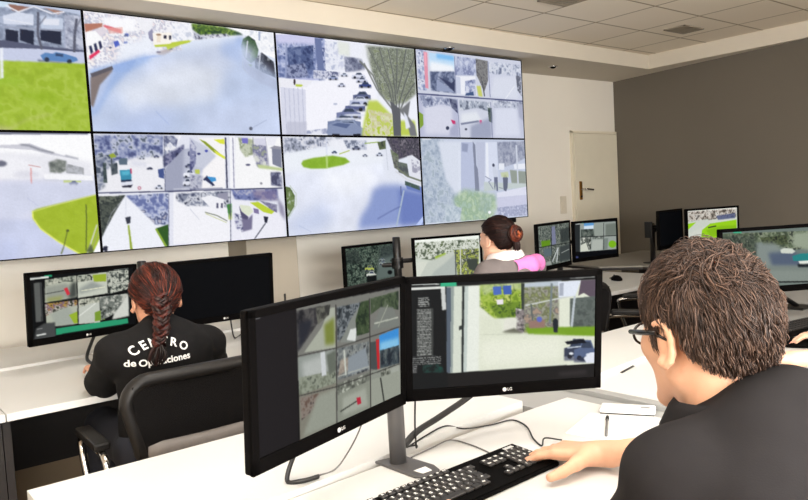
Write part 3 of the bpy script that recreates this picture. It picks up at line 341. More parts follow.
PICS['b1'] = lambda: draw(300, 170, (226, 228, 240), [('N',[8,17,336,9,327,219,169,240,107,228,-3,260],[(70,78,124),(110,120,164),(160,168,200),(206,210,228),(90,100,110)],8,1),('N',[0,182,66,183,106,262,42,461,-2,492],[(84,92,120),(130,138,160),(190,194,206),(70,80,96)],8),('P',[49,305,116,239,164,212,328,184,327,513,4,498,37,439],(236,236,242),2),('P',[170,229,246,253,244,288,168,274],(214,216,230),2,0.7),('P',[66,183,89,166,102,200,77,211],(150,166,60)),('P',[75,211,75,351,80,351,80,211],(60,66,70)),('N',[36,249,51,250,50,417,32,416],[(50,60,70),(90,104,100)],6),('N',[72,261,103,251,102,341,71,356],[(50,60,70),(96,104,110)],6),('P',[110,239,117,211,152,212,150,268,112,268],(92,110,126)),('P',[112,285,161,280,166,309,113,313],(236,238,244)),('P',[112,313,166,309,164,395,113,402],(60,140,170)),('P',[119,324,160,320,155,354,120,358],(90,180,206),1),('P',[113,398,164,393,165,414,114,418],(44,56,82)),('P',[113,416,168,409,169,446,113,447],(226,228,240)),('P',[115,447,168,439,159,464,119,461],(50,50,66)),('P',[162,299,169,300,169,343,162,343],(190,50,90)),('P',[207,214,237,215,236,221,207,220],(90,95,115),1,0.8),('P',[207,215,207,206,214,204,218,195,228,196,232,205,237,207,237,216],(190,196,214)),('P',[216,204,219,197,228,197,230,204],(60,70,90)),('P',[216,215,216,217,215,219,215,220,214,221,213,221,212,220,211,219,211,217,210,215,211,214,211,212,212,211,213,210,214,210,215,211,216,212,216,214],(40,42,52)),('P',[233,216,233,217,232,219,231,220,230,221,229,221,228,220,228,219,227,217,227,216,227,214,228,212,229,211,230,210,231,210,232,211,232,212,233,214],(40,42,52)),('P',[242,307,272,307,271,313,242,312],(90,95,115),1,0.8),('P',[242,308,243,299,249,297,253,289,263,289,267,298,271,300,271,308],(60,64,90)),('P',[251,297,254,290,262,291,265,298],(60,70,90)),('P',[251,308,251,310,251,311,250,312,249,313,248,313,247,312,246,311,246,310,246,308,246,306,246,305,247,303,248,303,249,303,250,303,251,305,251,306],(40,42,52)),('P',[267,308,267,310,267,312,266,313,265,313,264,313,263,313,262,312,262,310,262,308,262,306,262,305,263,304,264,303,265,303,266,304,267,305,267,307],(40,42,52)),('P',[242,262,268,265,264,290,244,290],(240,240,248)),('P',[280,203,309,203,308,209,279,209],(90,95,115),1,0.8),('P',[279,204,280,195,286,193,291,185,301,185,304,194,309,196,309,204],(100,106,140)),('P',[288,193,291,187,300,187,302,194],(60,70,90)),('P',[289,204,289,206,288,208,287,209,286,209,285,209,284,209,283,207,283,206,283,204,283,202,284,201,285,200,286,199,287,199,287,200,288,201,289,202],(40,42,52)),('P',[305,204,305,206,304,208,303,209,302,209,301,209,300,209,300,208,299,206,299,204,299,203,300,201,301,200,302,199,303,199,304,200,305,201,305,203],(40,42,52)),('P',[296,312,328,301,325,395,299,382],(70,86,140)),('P',[274,474,317,476,316,485,274,482],(90,95,115),1,0.8),('P',[274,475,275,462,284,460,290,448,305,449,310,462,317,465,316,478],(214,218,234)),('P',[287,460,291,451,304,451,307,462],(60,70,90)),('P',[288,476,287,479,286,481,285,483,284,483,282,483,281,482,280,481,279,478,279,476,279,473,280,471,281,469,283,469,284,469,286,470,287,471,287,474],(40,42,52)),('P',[311,478,311,480,310,482,309,484,308,485,306,485,305,484,304,482,303,480,303,477,303,474,304,472,305,471,307,470,308,470,310,471,311,473,311,475],(40,42,52)),('P',[208,471,207,476,205,481,203,484,200,486,196,486,194,484,191,480,190,475,190,470,191,464,192,460,195,456,198,454,201,455,204,457,206,460,207,465],(190,120,140)),('P',[203,471,203,473,202,476,201,477,199,478,198,478,196,477,195,475,194,473,194,470,195,467,196,465,197,463,198,462,200,462,201,463,202,465,203,468],(236,226,232)),('P',[339,15,431,12,399,114,331,196],(244,244,250)),('N',[339,15,417,13,398,125,330,208],[(80,86,120),(150,156,180),(250,250,252),(226,228,240)],8),('N',[328,196,441,90,439,149,365,255,326,301],[(40,42,70),(80,84,120),(150,150,180)],6,1),('P',[336,302,432,137,480,125,463,521,321,518],(160,164,186)),('P',[439,137,583,100,577,247,467,461,416,506],(190,194,212),2),('P',[425,377,490,379,487,399,424,396],(90,95,115),1,0.8),('P',[425,380,426,350,440,345,450,316,472,317,479,348,489,354,488,383],(236,238,248)),('P',[444,345,451,322,470,323,475,346],(60,70,90)),('P',[445,381,445,385,443,388,442,390,439,391,437,391,435,390,434,387,433,384,433,381,433,377,434,374,436,371,438,370,440,370,442,372,444,374,445,377],(40,42,52)),('P',[480,382,480,386,479,389,477,392,475,393,473,393,471,391,469,389,468,386,468,382,468,378,470,375,471,373,473,371,476,372,478,373,479,375,480,379],(40,42,52)),('P',[418,452,468,455,466,473,418,470],(90,95,115),1,0.8),('P',[418,456,420,428,430,423,438,396,455,397,461,425,468,431,467,458],(226,228,240)),('P',[433,423,439,402,453,402,457,424],(60,70,90)),('P',[434,456,433,459,432,462,431,464,429,464,428,464,426,463,425,461,424,459,424,456,425,453,425,451,427,449,428,448,430,448,432,449,433,451,434,454],(40,42,52)),('P',[461,458,461,461,460,463,458,465,457,466,455,466,454,465,452,463,452,460,451,457,452,454,453,452,454,450,456,449,458,449,459,450,460,452,461,455],(40,42,52)),('P',[475,173,474,181,472,188,470,194,466,197,463,197,460,194,457,188,456,181,456,173,457,165,459,158,462,152,465,149,468,149,471,152,474,158,475,165],(80,84,120)),('P',[436,291,479,292,478,300,436,299],(90,95,115),1,0.8),('P',[436,292,436,280,446,277,452,266,466,266,472,279,478,281,478,293],(96,100,130)),('P',[448,278,453,268,465,268,469,278],(60,70,90)),('P',[449,293,449,295,448,297,447,299,445,300,444,300,443,299,442,297,441,295,441,292,441,290,442,288,443,286,445,285,446,285,447,286,448,288,449,290],(40,42,52)),('P',[473,293,472,296,472,298,470,299,469,300,468,300,466,299,465,298,465,295,464,293,465,291,466,288,467,287,468,286,470,286,471,287,472,289,473,291],(40,42,52)),('P',[474,29,647,198,540,307,490,293,466,197],(200,204,220),1),('P',[516,29,666,25,649,496,510,500,532,319,610,198],(246,244,246),1),('N',[474,29,505,113,495,269,460,353],[(60,64,110),(130,134,170),(214,216,230)],7),('P',[523,40,558,64,654,205,654,223,597,161],(140,156,50)),('P',[598,137,662,205,661,229,611,180],(220,226,80)),('P',[602,45,662,38,661,87,637,81],(222,226,70)),('P',[526,176,525,179,523,182,520,184,517,185,513,185,510,184,508,182,506,179,506,176,506,172,508,169,511,167,514,166,518,166,521,167,523,169,525,172],(50,56,110)),('P',[566,149,566,153,564,157,561,160,559,161,556,161,553,160,551,157,549,153,549,149,550,145,551,141,554,139,557,137,560,137,562,138,565,141,566,145],(70,80,170)),('P',[489,318,514,318,512,361,488,354],(190,200,90)),('N',[460,353,530,379,518,488,453,497],[(110,112,140),(200,202,216),(160,164,186)],6,1),('P',[528,410,551,374,591,468,569,476],(50,56,90)),('P',[550,383,598,394,600,425,574,436],(70,150,210)),('P',[539,416,576,467,572,477,534,431],(236,238,246)),('P',[666,25,692,25,672,497,648,496],(226,228,240)),('P',[665,25,673,25,663,496,654,496],(60,62,90)),('P',[693,12,723,12,706,499,675,497],(246,246,250)),('P',[708,25,695,498,701,498,714,24],(150,150,176)),('P',[726,24,1009,18,988,515,706,499],(246,246,248)),('N',[742,24,830,35,840,174,776,212,748,136],[(170,178,150),(200,206,186),(140,150,120),(220,226,210)],8,1),('P',[762,26,799,25,797,79,763,76],(120,116,196)),('N',[820,86,908,97,914,316,843,302,823,200],[(150,158,140),(110,110,150),(190,190,200),(226,228,220)],8,1),('P',[827,22,821,174,825,174,831,22],(120,122,140)),('P',[900,21,911,317,918,316,906,20],(190,190,204)),('P',[831,28,903,27,904,97,836,85],(206,206,226),0,0.8),('P',[911,20,976,19,956,97,916,97],(236,236,244)),('P',[939,123,997,110,993,318,936,278],(128,132,152)),('P',[923,123,956,97,997,107,996,136],(150,150,164)),('P',[844,276,997,319,996,345,850,315],(190,204,150),1),('P',[803,282,802,285,799,288,795,291,790,292,786,291,781,290,777,288,775,285,774,281,775,278,778,275,782,273,786,272,791,272,796,273,800,275,802,278],(90,90,120)),('N',[921,355,987,358,989,502,919,485],[(60,62,90),(120,124,150),(226,228,238)],7,1),('P',[868,463,867,467,866,471,863,474,861,475,858,475,855,473,853,470,852,467,852,462,852,458,854,454,856,451,859,450,862,450,864,452,866,455,867,459],(150,150,160)),('P',[3,522,342,515,320,1007,-3,1006],(238,240,248)),('N',[0,528,130,525,75,667,32,790,3,879,-16,946],[(60,66,62),(86,92,84),(50,56,56),(110,116,104)],7),('N',[130,531,342,521,330,813,261,793,230,729,181,629],[(96,108,160),(150,160,200),(206,212,232),(70,80,120),(190,186,196)],8,1),('P',[263,829,329,800,322,1007,301,980],(52,90,40)),('P',[259,835,269,830,314,994,303,999],(140,170,60)),('P',[125,554,134,555,126,707,120,706],(226,228,238)),('P',[119,718,146,711,142,768,125,777],(56,60,74)),('P',[128,784,136,785,143,999,131,1001],(150,170,60)),('P',[-2,983,9,950,28,952,23,998],(40,42,60)),('P',[132,529,55,675,57,678,134,533],(206,210,224),0,0.7),('P',[55,676,1,901,3,903,57,678],(206,210,224),0,0.7),('P',[367,505,674,511,657,1006,346,981],(242,242,248)),('N',[380,531,496,526,670,524,663,678,527,653,432,645,378,592],[(70,76,100),(140,146,166),(226,228,236),(50,54,74)],7,1),('P',[508,576,561,555,636,598,631,713,556,668],(240,240,246)),('P',[600,545,662,536,658,613,606,583],(150,150,170)),('P',[592,633,603,634,601,679,590,678],(84,84,110)),('P',[617,635,628,636,626,681,615,680],(84,84,110)),('P',[649,651,680,640,682,783,655,786],(70,130,70)),('P',[657,741,676,730,675,795,654,793],(196,210,120),1),('P',[524,714,590,752,592,744,526,706],(120,126,110)),('P',[589,752,645,809,647,801,592,744],(120,126,110)),('P',[527,725,641,822,642,817,529,720],(190,196,130)),('P',[445,673,491,777,493,775,447,670],(190,194,210)),('N',[678,511,955,521,959,635,768,621,698,603],[(70,80,130),(120,130,180),(190,190,206)],8,1),('P',[805,525,955,527,950,635,866,629,810,598],(120,106,140),2,0.6),('P',[678,614,777,622,987,773,985,1018,665,1007],(236,236,246),1),('P',[784,642,833,639,929,741,911,766,861,741],(190,208,60)),('N',[842,627,948,675,945,756,912,726],[(110,106,140),(160,160,180)],6),('P',[952,595,990,706,993,842,962,757],(150,146,170),2),('P',[723,657,782,675,800,729,770,772,732,723],(222,228,206)),('P',[719,663,732,723,770,779,760,830,729,801],(84,80,110)),('P',[694,771,761,804,795,755,785,899,724,918,698,862],(120,116,146),1),('N',[684,731,730,762,732,919,693,888],[(110,110,150),(226,228,240),(70,72,110)],7,1),('P',[710,892,729,999,735,996,716,889],(240,240,248)),('P',[802,696,834,712,834,759,804,742],(130,120,160)),('P',[860,781,889,791,878,850,864,841],(40,42,60)),('P',[867,846,795,990,799,996,872,852],(60,64,80)),('P',[664,652,672,653,671,756,661,755],(96,130,60)),('P',[-8,506,322,513,322,503,-8,496],(60,64,96)),('P',[322,513,463,515,464,504,322,503],(60,64,96)),('P',[453,512,988,521,989,509,453,501],(60,64,96)),('P',[634,492,454,491,453,497,634,498],(90,94,126)),('P',[340,533,320,1007,323,1008,343,533],(110,112,140)),('P',[673,517,655,1000,659,1000,677,518],(80,84,110)),('P',[368,481,454,486,453,501,368,496],(246,246,250),0,0.3),('P',[6,513,98,519,97,533,5,527],(246,246,250),0,0.8),('P',[342,15,323,510,326,510,345,14],(80,84,110))], 8)
PICS['b2'] = lambda: draw(300, 170, (226, 230, 242), [('N',[-6,2,460,-9,456,81,261,105,118,148,0,190],[(90,96,110),(150,156,176),(206,210,226),(240,240,246),(110,116,140)],8,1),('P',[-6,169,132,148,290,115,456,81,630,79,706,195,683,357,-2,380],(236,240,248),3),('P',[309,16,665,9,673,218,453,171,305,104],(236,238,246),3),('N',[412,37,583,34,579,137,439,126],[(100,108,130),(190,196,214),(236,238,246)],6,1),('P',[325,168,364,168,363,174,324,174],(90,95,115),1,0.8),('P',[325,169,325,159,334,157,339,147,353,147,358,157,364,159,363,169],(80,96,130)),('P',[336,157,340,149,351,149,355,157],(60,70,90)),('P',[337,169,337,171,336,173,335,174,334,175,332,175,331,174,330,173,329,171,329,169,330,167,330,165,331,164,333,163,334,163,335,164,336,165,337,167],(40,42,52)),('P',[359,169,358,171,358,173,357,174,355,175,354,175,353,174,352,173,351,171,351,169,351,167,352,165,353,164,354,163,356,163,357,164,358,165,359,167],(40,42,52)),('P',[470,128,533,127,532,138,469,138],(90,95,115),1,0.8),('P',[470,129,470,114,484,111,493,95,515,95,523,111,533,114,532,129],(110,116,140)),('P',[488,110,495,98,513,98,518,110],(60,70,90)),('P',[490,129,489,133,488,135,486,137,484,138,482,138,480,137,478,135,477,133,477,129,478,126,479,124,481,122,483,121,485,121,487,122,488,124,489,126],(40,42,52)),('P',[525,129,524,132,523,135,521,137,519,138,517,138,515,137,513,135,512,132,512,129,513,126,514,124,515,121,518,120,520,120,522,121,523,123,524,126],(40,42,52)),('P',[543,202,585,203,584,209,543,209],(90,95,115),1,0.8),('P',[543,204,544,193,553,191,559,181,573,181,578,192,585,194,584,204],(170,176,196)),('P',[555,191,560,183,572,183,575,191],(60,70,90)),('P',[556,204,556,206,555,207,554,209,553,209,551,209,550,209,549,207,548,206,548,204,548,202,549,200,550,198,552,198,553,198,554,198,555,200,556,202],(40,42,52)),('P',[579,204,579,206,578,208,577,209,576,210,574,210,573,209,572,208,571,206,571,204,571,202,572,200,573,199,575,198,576,198,578,199,579,200,579,202],(40,42,52)),('P',[646,194,703,195,701,203,646,203],(90,95,115),1,0.8),('P',[646,196,646,182,659,179,667,166,686,166,693,180,702,183,701,196],(200,206,224)),('P',[662,179,668,169,684,169,689,179],(60,70,90)),('P',[664,196,663,199,662,201,661,203,659,204,657,204,655,203,654,201,653,199,652,196,653,193,654,191,656,189,657,188,659,188,661,189,662,191,663,193],(40,42,52)),('P',[695,196,694,199,693,201,692,203,690,204,688,204,686,203,685,201,684,199,684,196,684,193,685,191,687,189,688,188,690,188,692,189,694,191,695,193],(40,42,52)),('P',[377,186,455,148,453,139,376,177],(170,186,70)),('P',[566,73,680,55,679,46,566,64],(140,170,60)),('P',[-15,379,686,287,742,547,572,699,499,944,0,983],(226,230,244),8),('P',[252,323,588,308,662,473,434,620,244,520],(240,242,248),12,0.8),('G',[115,277,128,245,199,218,331,197,420,220,452,265,402,295,281,328,180,330,128,311],(136,176,52),10,10),('P',[281,192,296,192,293,328,281,328],(196,220,150),1,0.8),('P',[289,-5,301,-5,296,197,284,196],(210,216,236),0,0.5),('N',[731,-4,997,-2,1006,366,928,196,822,243,775,148],[(70,66,84),(100,94,106),(60,60,70),(130,124,134)],7,1),('N',[663,56,730,31,726,125,676,136],[(74,90,60),(100,110,80),(60,66,60)],6),('N',[759,125,824,195,817,361,784,336],[(96,110,80),(130,136,120),(84,84,90)],6),('N',[813,266,889,291,901,435,816,385],[(110,120,110),(80,84,90)],6),('P',[892,208,936,196,1005,269,1000,512,926,448,907,364],(226,228,238)),('N',[926,244,999,269,997,415,929,388],[(150,150,170),(236,238,246)],6),('P',[788,378,878,476,885,465,794,366],(214,216,222)),('P',[880,477,998,531,1002,517,883,464],(214,216,222)),('P',[797,344,879,437,888,422,806,329],(120,126,110)),('P',[881,439,998,502,1004,484,886,421],(120,126,110)),('P',[723,32,730,359,736,358,730,31],(190,196,206),0,0.6),('M',[-15,379,686,287,742,547,1018,979,0,983],0.07,50),('P',[610,563,677,520,811,522,1017,635,1018,979,481,988,502,853,571,722],(140,156,206),6),('P',[809,574,1017,635,1018,979,809,980],(104,122,186),5,0.8),('P',[863,506,1002,561,1003,634,877,578],(110,128,190),1),('N',[864,482,984,548,983,597,862,529],[(96,110,120),(70,90,80)],5),('P',[845,587,769,985,781,990,857,591],(170,186,206)),('P',[824,540,823,647,830,647,831,540],(90,100,140)),('P',[631,893,733,821,730,813,628,885],(84,96,150),1,0.8),('P',[733,822,819,770,817,761,730,813],(84,96,150),1,0.8),('P',[931,994,1007,880,1017,905,976,999],(190,206,246)),('P',[-6,495,33,512,60,595,53,701,8,803,-13,801],(96,116,66)),('N',[-7,506,46,541,54,680,1,803],[(84,104,60),(110,130,76),(190,200,190)],6),('P',[29,493,67,577,72,572,34,488],(196,206,196)),('P',[66,574,62,691,67,692,72,574],(196,206,196)),('P',[62,689,4,822,9,827,67,694],(196,206,196)),('P',[6,846,238,673,319,835,225,979,7,984],(186,198,230),12,0.6),('P',[72,898,153,972,154,969,73,894],(150,166,206),0,0.6),('P',[7,-3,83,-4,82,17,6,18],(246,246,250),0,0.8)], 9)
PICS['b3'] = lambda: draw(300, 170, (196, 204, 224), [('N',[6,5,206,12,255,425,312,692,358,829,351,1028,6,990],[(150,164,184),(176,188,206),(196,206,220),(164,178,190)],8,1),('P',[156,34,476,29,462,387,383,652,280,646,204,467],(216,222,236),3),('P',[363,42,476,41,505,660,339,671],(186,194,220)),('P',[371,53,431,63,419,163,367,152],(150,158,186),1),('P',[334,141,354,141,340,672,317,670],(220,226,240)),('P',[473,29,496,74,497,321,515,389,515,638,474,635,476,298,472,141],(132,138,160)),('P',[502,40,592,39,567,550,516,615],(190,196,218)),('P',[594,39,711,37,707,626,570,618],(214,220,238)),('P',[600,50,622,50,613,483,587,482],(232,236,246)),('N',[711,37,1001,21,1003,236,892,306,717,372],[(130,136,160),(160,166,186),(186,190,206)],6,1),('P',[720,303,776,304,773,385,717,383],(230,234,244)),('P',[872,317,1000,308,1004,380,879,381],(232,236,246)),('P',[830,387,1002,415,996,571,843,563],(150,158,150),1),('P',[902,70,903,567,919,567,918,69],(206,212,226)),('P',[564,527,1000,571,1019,620,560,641],(196,206,206),1),('P',[687,671,999,607,1015,716,685,729],(222,224,240)),('P',[685,729,1015,716,1013,885,679,879],(204,206,228),1),('N',[680,856,1011,837,1014,982,694,974],[(190,194,216),(150,156,186),(206,210,230)],5),('P',[653,359,667,313,685,325,689,371,709,395,702,475,661,474],(206,212,228)),('P',[678,325,677,332,674,338,671,343,666,345,662,345,658,342,655,338,653,331,652,324,653,317,656,311,659,306,663,304,668,304,672,307,675,311,677,318],(76,80,100)),('P',[665,472,702,473,699,649,684,648,681,532,669,647,664,601],(110,116,140)),('P',[754,489,780,448,807,491,799,608,782,659,756,641],(104,110,130)),('P',[795,463,794,469,791,475,787,479,782,481,776,480,772,478,768,474,765,468,765,462,766,455,769,450,773,446,778,444,783,444,788,446,792,451,794,456],(150,150,160)),('P',[734,419,810,409,817,480,741,477],(196,206,150),1,0.7),('P',[575,463,636,511,640,503,579,455],(140,146,170)),('P',[636,503,607,525,611,533,640,511],(140,146,170)),('P',[606,531,649,625,655,621,613,527],(140,146,170)),('P',[707,606,748,623,750,616,709,600],(120,126,150)),('N',[261,710,367,607,488,636,668,693,680,856,618,1012,334,1004],[(166,190,176),(150,176,150),(180,200,170),(190,208,190)],9,4),('N',[503,705,630,714,622,920,513,910],[(150,170,160),(170,190,200)],7,4,0.5),('N',[192,771,341,827,318,980,184,988],[(160,176,190),(190,202,214),(206,216,224)],7,1),('P',[619,909,618,915,615,920,611,924,606,926,601,925,596,922,592,918,590,912,590,906,591,900,593,894,597,891,602,889,607,889,612,892,616,896,618,902],(246,248,252)),('P',[22,3,101,1,100,18,21,20],(240,242,248),0,0.7),('P',[7,989,1005,1004,1005,997,6,982],(236,240,248))], 10)
PICS['off'] = lambda: draw(12, 8, (7, 8, 10), [], 1)
PICS['m1'] = lambda: draw(170, 100, (14, 15, 16), [('P',[132,-8,201,3,200,46,131,35],(40,150,110)),('P',[2,64,171,58,170,30,1,36],(226,228,222)),('P',[7,10,109,4,108,-5,7,2],(200,206,200),0,0.6),('P',[792,33,944,18,943,8,792,23],(150,156,150)),('P',[39,118,92,116,86,723,39,723],(92,94,92)),('P',[92,116,108,113,102,727,86,723],(60,62,62)),('P',[138,84,421,61,416,406,127,441],(186,190,172)),('N',[138,84,421,61,419,170,315,137,134,192],[(60,66,60),(150,154,140),(214,214,196),(30,34,32)],6),('P',[134,192,314,166,395,239,411,405,135,426],(150,154,144),2),('P',[131,311,302,286,301,275,130,300],(60,64,60)),('P',[372,176,418,155,416,406,340,411],(70,74,70),2),('P',[301,251,332,234,355,349,328,367],(206,50,64)),('P',[145,371,291,360,272,435,143,428],(150,154,96),2),('P',[431,63,721,48,718,405,427,429],(196,200,186)),('P',[577,77,713,77,709,205,587,190],(150,170,50)),('N',[431,74,574,61,571,157,431,175],[(60,66,60),(150,154,140),(214,214,196),(30,34,32)],6),('P',[445,278,570,181,692,294,443,367],(150,156,150),2),('P',[462,323,693,300,692,287,461,311],(236,236,206)),('N',[725,43,943,32,941,370,721,421],[(30,34,32),(90,96,92),(190,194,180),(226,226,212),(60,66,62)],5),('P',[126,458,423,440,415,841,131,826],(176,180,164)),('N',[126,458,423,440,420,540,285,569,202,607,128,648],[(50,46,40),(190,150,60),(120,90,110),(214,214,200),(40,44,40)],6),('P',[169,629,336,536,413,775,377,840,212,827],(160,166,156),2),('P',[335,682,414,642,415,829,378,831],(150,176,50)),('P',[432,447,634,434,630,874,421,851],(190,194,184)),('N',[432,447,634,434,631,540,559,540,436,579],[(60,66,60),(150,154,140),(214,214,196),(30,34,32)],6),('P',[434,727,597,554,592,541,430,714],(226,228,220)),('P',[581,696,681,658,676,840,577,846],(120,150,50)),('N',[634,434,931,431,907,615,770,771,639,846],[(40,44,40),(110,116,110),(206,206,196)],5),('P',[770,771,930,463,927,839,749,858],(206,208,200),1),('P',[127,456,932,447,931,428,126,438],(14,15,16)),('P',[425,62,412,840,417,841,430,62],(14,15,16)),('P',[210,870,911,873,916,962,207,968],(44,150,108)),('P',[111,758,205,767,206,1014,16,988,36,824],(70,72,72),1),('P',[40,944,121,938,119,915,38,921],(214,216,212)),('P',[44,843,91,838,91,827,43,831],(150,150,150))], 21)
PICS['m3'] = lambda: draw(170, 100, (60, 72, 66), [('N',[-49,-38,1007,-107,993,881,-42,955],[(16,22,20),(34,46,42),(60,76,66),(120,136,120),(24,30,28),(90,104,92)],6),('P',[610,320,992,233,995,843,529,861],(92,104,100),3),('P',[-4,110,208,73,302,377,61,406],(40,48,46),3,0.6),('P',[621,63,1002,6,1003,311,636,362],(52,60,60),4,0.7),('P',[334,572,502,604,497,637,333,605],(90,95,115),1,0.8),('P',[334,578,336,527,373,523,398,478,454,489,475,545,501,560,498,610],(170,180,90)),('P',[382,525,401,489,448,498,463,540],(60,70,90)),('P',[386,588,385,595,382,601,377,605,372,607,366,606,361,602,357,597,354,590,354,582,355,575,358,569,363,565,368,563,374,564,379,568,383,573,386,581],(40,42,52)),('P',[479,606,477,613,474,619,469,623,464,625,458,624,453,620,449,614,446,607,445,599,447,592,450,586,455,582,460,580,466,582,471,585,475,591,478,598],(40,42,52)),('P',[355,730,540,767,535,806,353,769],(90,95,115),1,0.8),('P',[354,737,357,676,397,672,425,619,487,631,510,697,539,715,536,774],(206,210,200)),('P',[408,674,428,631,481,642,497,692],(60,70,90)),('P',[412,749,411,757,407,763,402,767,396,769,390,768,384,764,379,757,377,750,376,741,377,733,381,727,386,722,392,721,398,722,404,726,408,732,411,740],(40,42,52)),('P',[514,769,512,777,509,784,504,788,498,790,491,789,486,784,481,778,478,770,477,762,479,754,482,747,487,743,494,741,500,742,506,746,510,753,513,761],(40,42,52)),('P',[355,733,541,734,533,899,362,881],(16,20,20),1),('P',[603,478,748,504,744,525,602,499],(90,95,115),1,0.8),('P',[603,482,604,448,635,447,657,418,705,426,723,464,746,475,745,507],(150,160,156)),('P',[644,448,659,425,700,432,714,461],(60,70,90)),('P',[648,490,647,496,644,501,640,505,635,506,630,505,626,502,622,497,620,491,620,485,621,479,623,473,627,470,632,469,637,470,641,473,645,477,647,483],(40,42,52)),('P',[727,504,726,510,724,515,720,519,715,520,710,519,705,516,702,512,699,506,699,499,700,493,703,488,707,484,711,483,716,484,721,487,725,492,727,498],(40,42,52)),('P',[607,385,723,405,720,421,606,401],(90,95,115),1,0.8),('P',[607,388,608,363,633,363,650,342,688,349,703,376,721,384,720,408],(140,150,146)),('P',[640,364,652,347,685,353,695,374],(60,70,90)),('P',[643,394,642,399,640,403,637,406,633,407,629,407,625,404,623,400,621,396,620,390,621,386,623,381,627,379,630,378,634,378,638,381,641,384,642,389],(40,42,52)),('P',[706,405,706,410,703,415,700,417,696,418,692,418,689,415,686,411,684,407,684,402,685,397,687,392,690,390,694,389,698,389,701,392,704,395,706,400],(40,42,52)),('P',[845,730,842,748,833,762,820,771,805,774,789,771,774,762,762,748,755,731,753,712,756,695,765,681,778,671,793,668,809,671,824,680,836,694,843,712],(16,18,20),1),('P',[943,453,939,462,927,469,910,473,889,473,866,469,846,462,829,452,818,441,815,430,819,421,831,414,848,410,869,410,891,414,912,421,929,431,940,442],(24,28,28),1)], 22)
PICS['m4'] = lambda: draw(170, 100, (206, 212, 200), [('P',[5,-25,986,-4,970,513,-6,307],(240,244,236)),('N',[9,76,983,99,970,513,523,483,312,555,-3,441],[(60,70,56),(120,130,110),(214,218,206),(240,242,236),(90,104,70)],7,1),('P',[295,451,464,373,459,508,312,568],(150,180,50),1),('P',[-11,708,188,570,656,297,970,513,951,1135,-20,975],(196,202,192),2),('P',[-6,541,189,550,54,920,-18,908],(214,218,206),1),('P',[263,818,434,641,653,365,775,554,673,1089,215,1014],(176,184,178),2),('N',[591,322,976,341,953,1066,633,1014],[(90,100,60),(190,200,90),(60,66,60),(214,216,200)],6,1),('P',[780,499,976,423,971,396,775,472],(60,66,62)),('P',[774,588,947,579,958,928,809,835],(66,72,66),1),('P',[604,324,591,1007,608,1010,621,326],(90,96,92)),('P',[681,301,667,1020,684,1022,698,302],(206,208,200))], 23)
PICS['m5'] = lambda: draw(170, 100, (70, 78, 74), [('N',[16,11,1014,3,1003,1031,42,969],[(40,46,44),(90,98,90),(150,156,146),(60,70,66),(110,116,110)],6),('P',[94,365,373,371,365,505,105,517],(96,140,30),1),('P',[431,57,534,52,552,493,419,506],(120,124,150),1),('P',[698,152,1007,120,987,488,702,482],(44,50,50),2,0.8),('P',[142,561,423,572,393,760,171,755],(90,104,110),2),('P',[417,930,623,606,597,594,391,917],(190,196,196)),('P',[595,597,534,946,563,953,625,603],(190,196,196)),('P',[675,577,1006,558,998,963,634,949],(60,66,66),2),('P',[713,753,980,696,973,682,706,741],(180,186,180)),('P',[65,894,365,885,381,984,62,963],(150,156,150),1),('P',[10,517,1009,533,1007,516,7,501],(20,24,22)),('P',[405,6,393,987,409,989,421,7],(20,24,22))], 24)
PICS['m6'] = lambda: draw(170, 100, (16, 17, 19), [('P',[20,26,139,40,114,811,-5,793],(40,44,46)),('P',[35,46,185,41,184,19,34,24],(190,196,194)),('P',[179,0,221,5,215,196,173,191],(30,130,100)),('P',[139,21,1006,54,981,866,113,830],(150,158,152)),('P',[230,31,459,39,456,132,227,124],(90,150,206)),('P',[227,105,457,106,453,225,224,197],(206,222,236),1),('N',[149,188,485,210,478,434,142,409],[(40,46,44),(80,90,84),(120,126,118)],6),('P',[457,113,693,95,666,440,448,412],(146,154,146),2),('P',[740,108,1005,100,994,464,729,448],(110,118,110),2),('N',[416,426,666,440,663,535,414,501],[(200,204,196),(110,118,112),(60,66,62)],6),('P',[413,520,663,535,638,834,372,832],(172,178,170),2),('P',[135,630,320,544,342,827,129,814],(206,210,196),1),('N',[141,427,385,441,374,776,312,804,258,573,135,630],[(30,34,32),(90,96,90),(226,228,216)],6),('P',[986,721,979,757,961,786,934,807,902,815,869,810,837,792,813,765,797,730,792,693,799,658,817,628,843,608,875,599,909,604,940,621,965,648,981,683],(120,176,30)),('P',[680,518,791,514,765,834,654,837],(120,130,124),1),('P',[136,417,994,477,994,458,136,399],(26,28,28)),('P',[691,65,666,839,679,840,703,66],(26,28,28)),('P',[-6,811,981,866,974,1097,-15,1086],(8,10,14)),('P',[76,961,73,970,66,978,54,983,41,984,26,982,13,976,2,968,-5,958,-7,947,-4,938,3,930,14,925,28,924,43,926,56,932,67,940,74,950],(60,66,110),1)], 25)
PICS['m8'] = lambda: draw(170, 100, (206, 210, 200), [('P',[1,-24,982,-35,977,239,-4,241],(244,244,236)),('N',[16,31,981,31,977,266,565,276,9,322],[(60,56,50),(120,110,100),(206,196,184),(236,234,226),(90,84,80)],6,1),('P',[567,195,958,155,955,292,605,308],(70,80,120),1,0.8),('P',[-6,293,405,259,442,398,82,570,-11,558],(200,206,196),1),('P',[-7,346,166,323,5,507,-10,505],(150,206,30)),('P',[279,540,442,387,984,339,969,1120,230,1017],(150,206,30)),('P',[359,550,643,475,981,487,975,789,435,721],(120,170,24),2,0.6),('P',[402,506,564,482,560,449,398,474],(50,60,40))], 26)
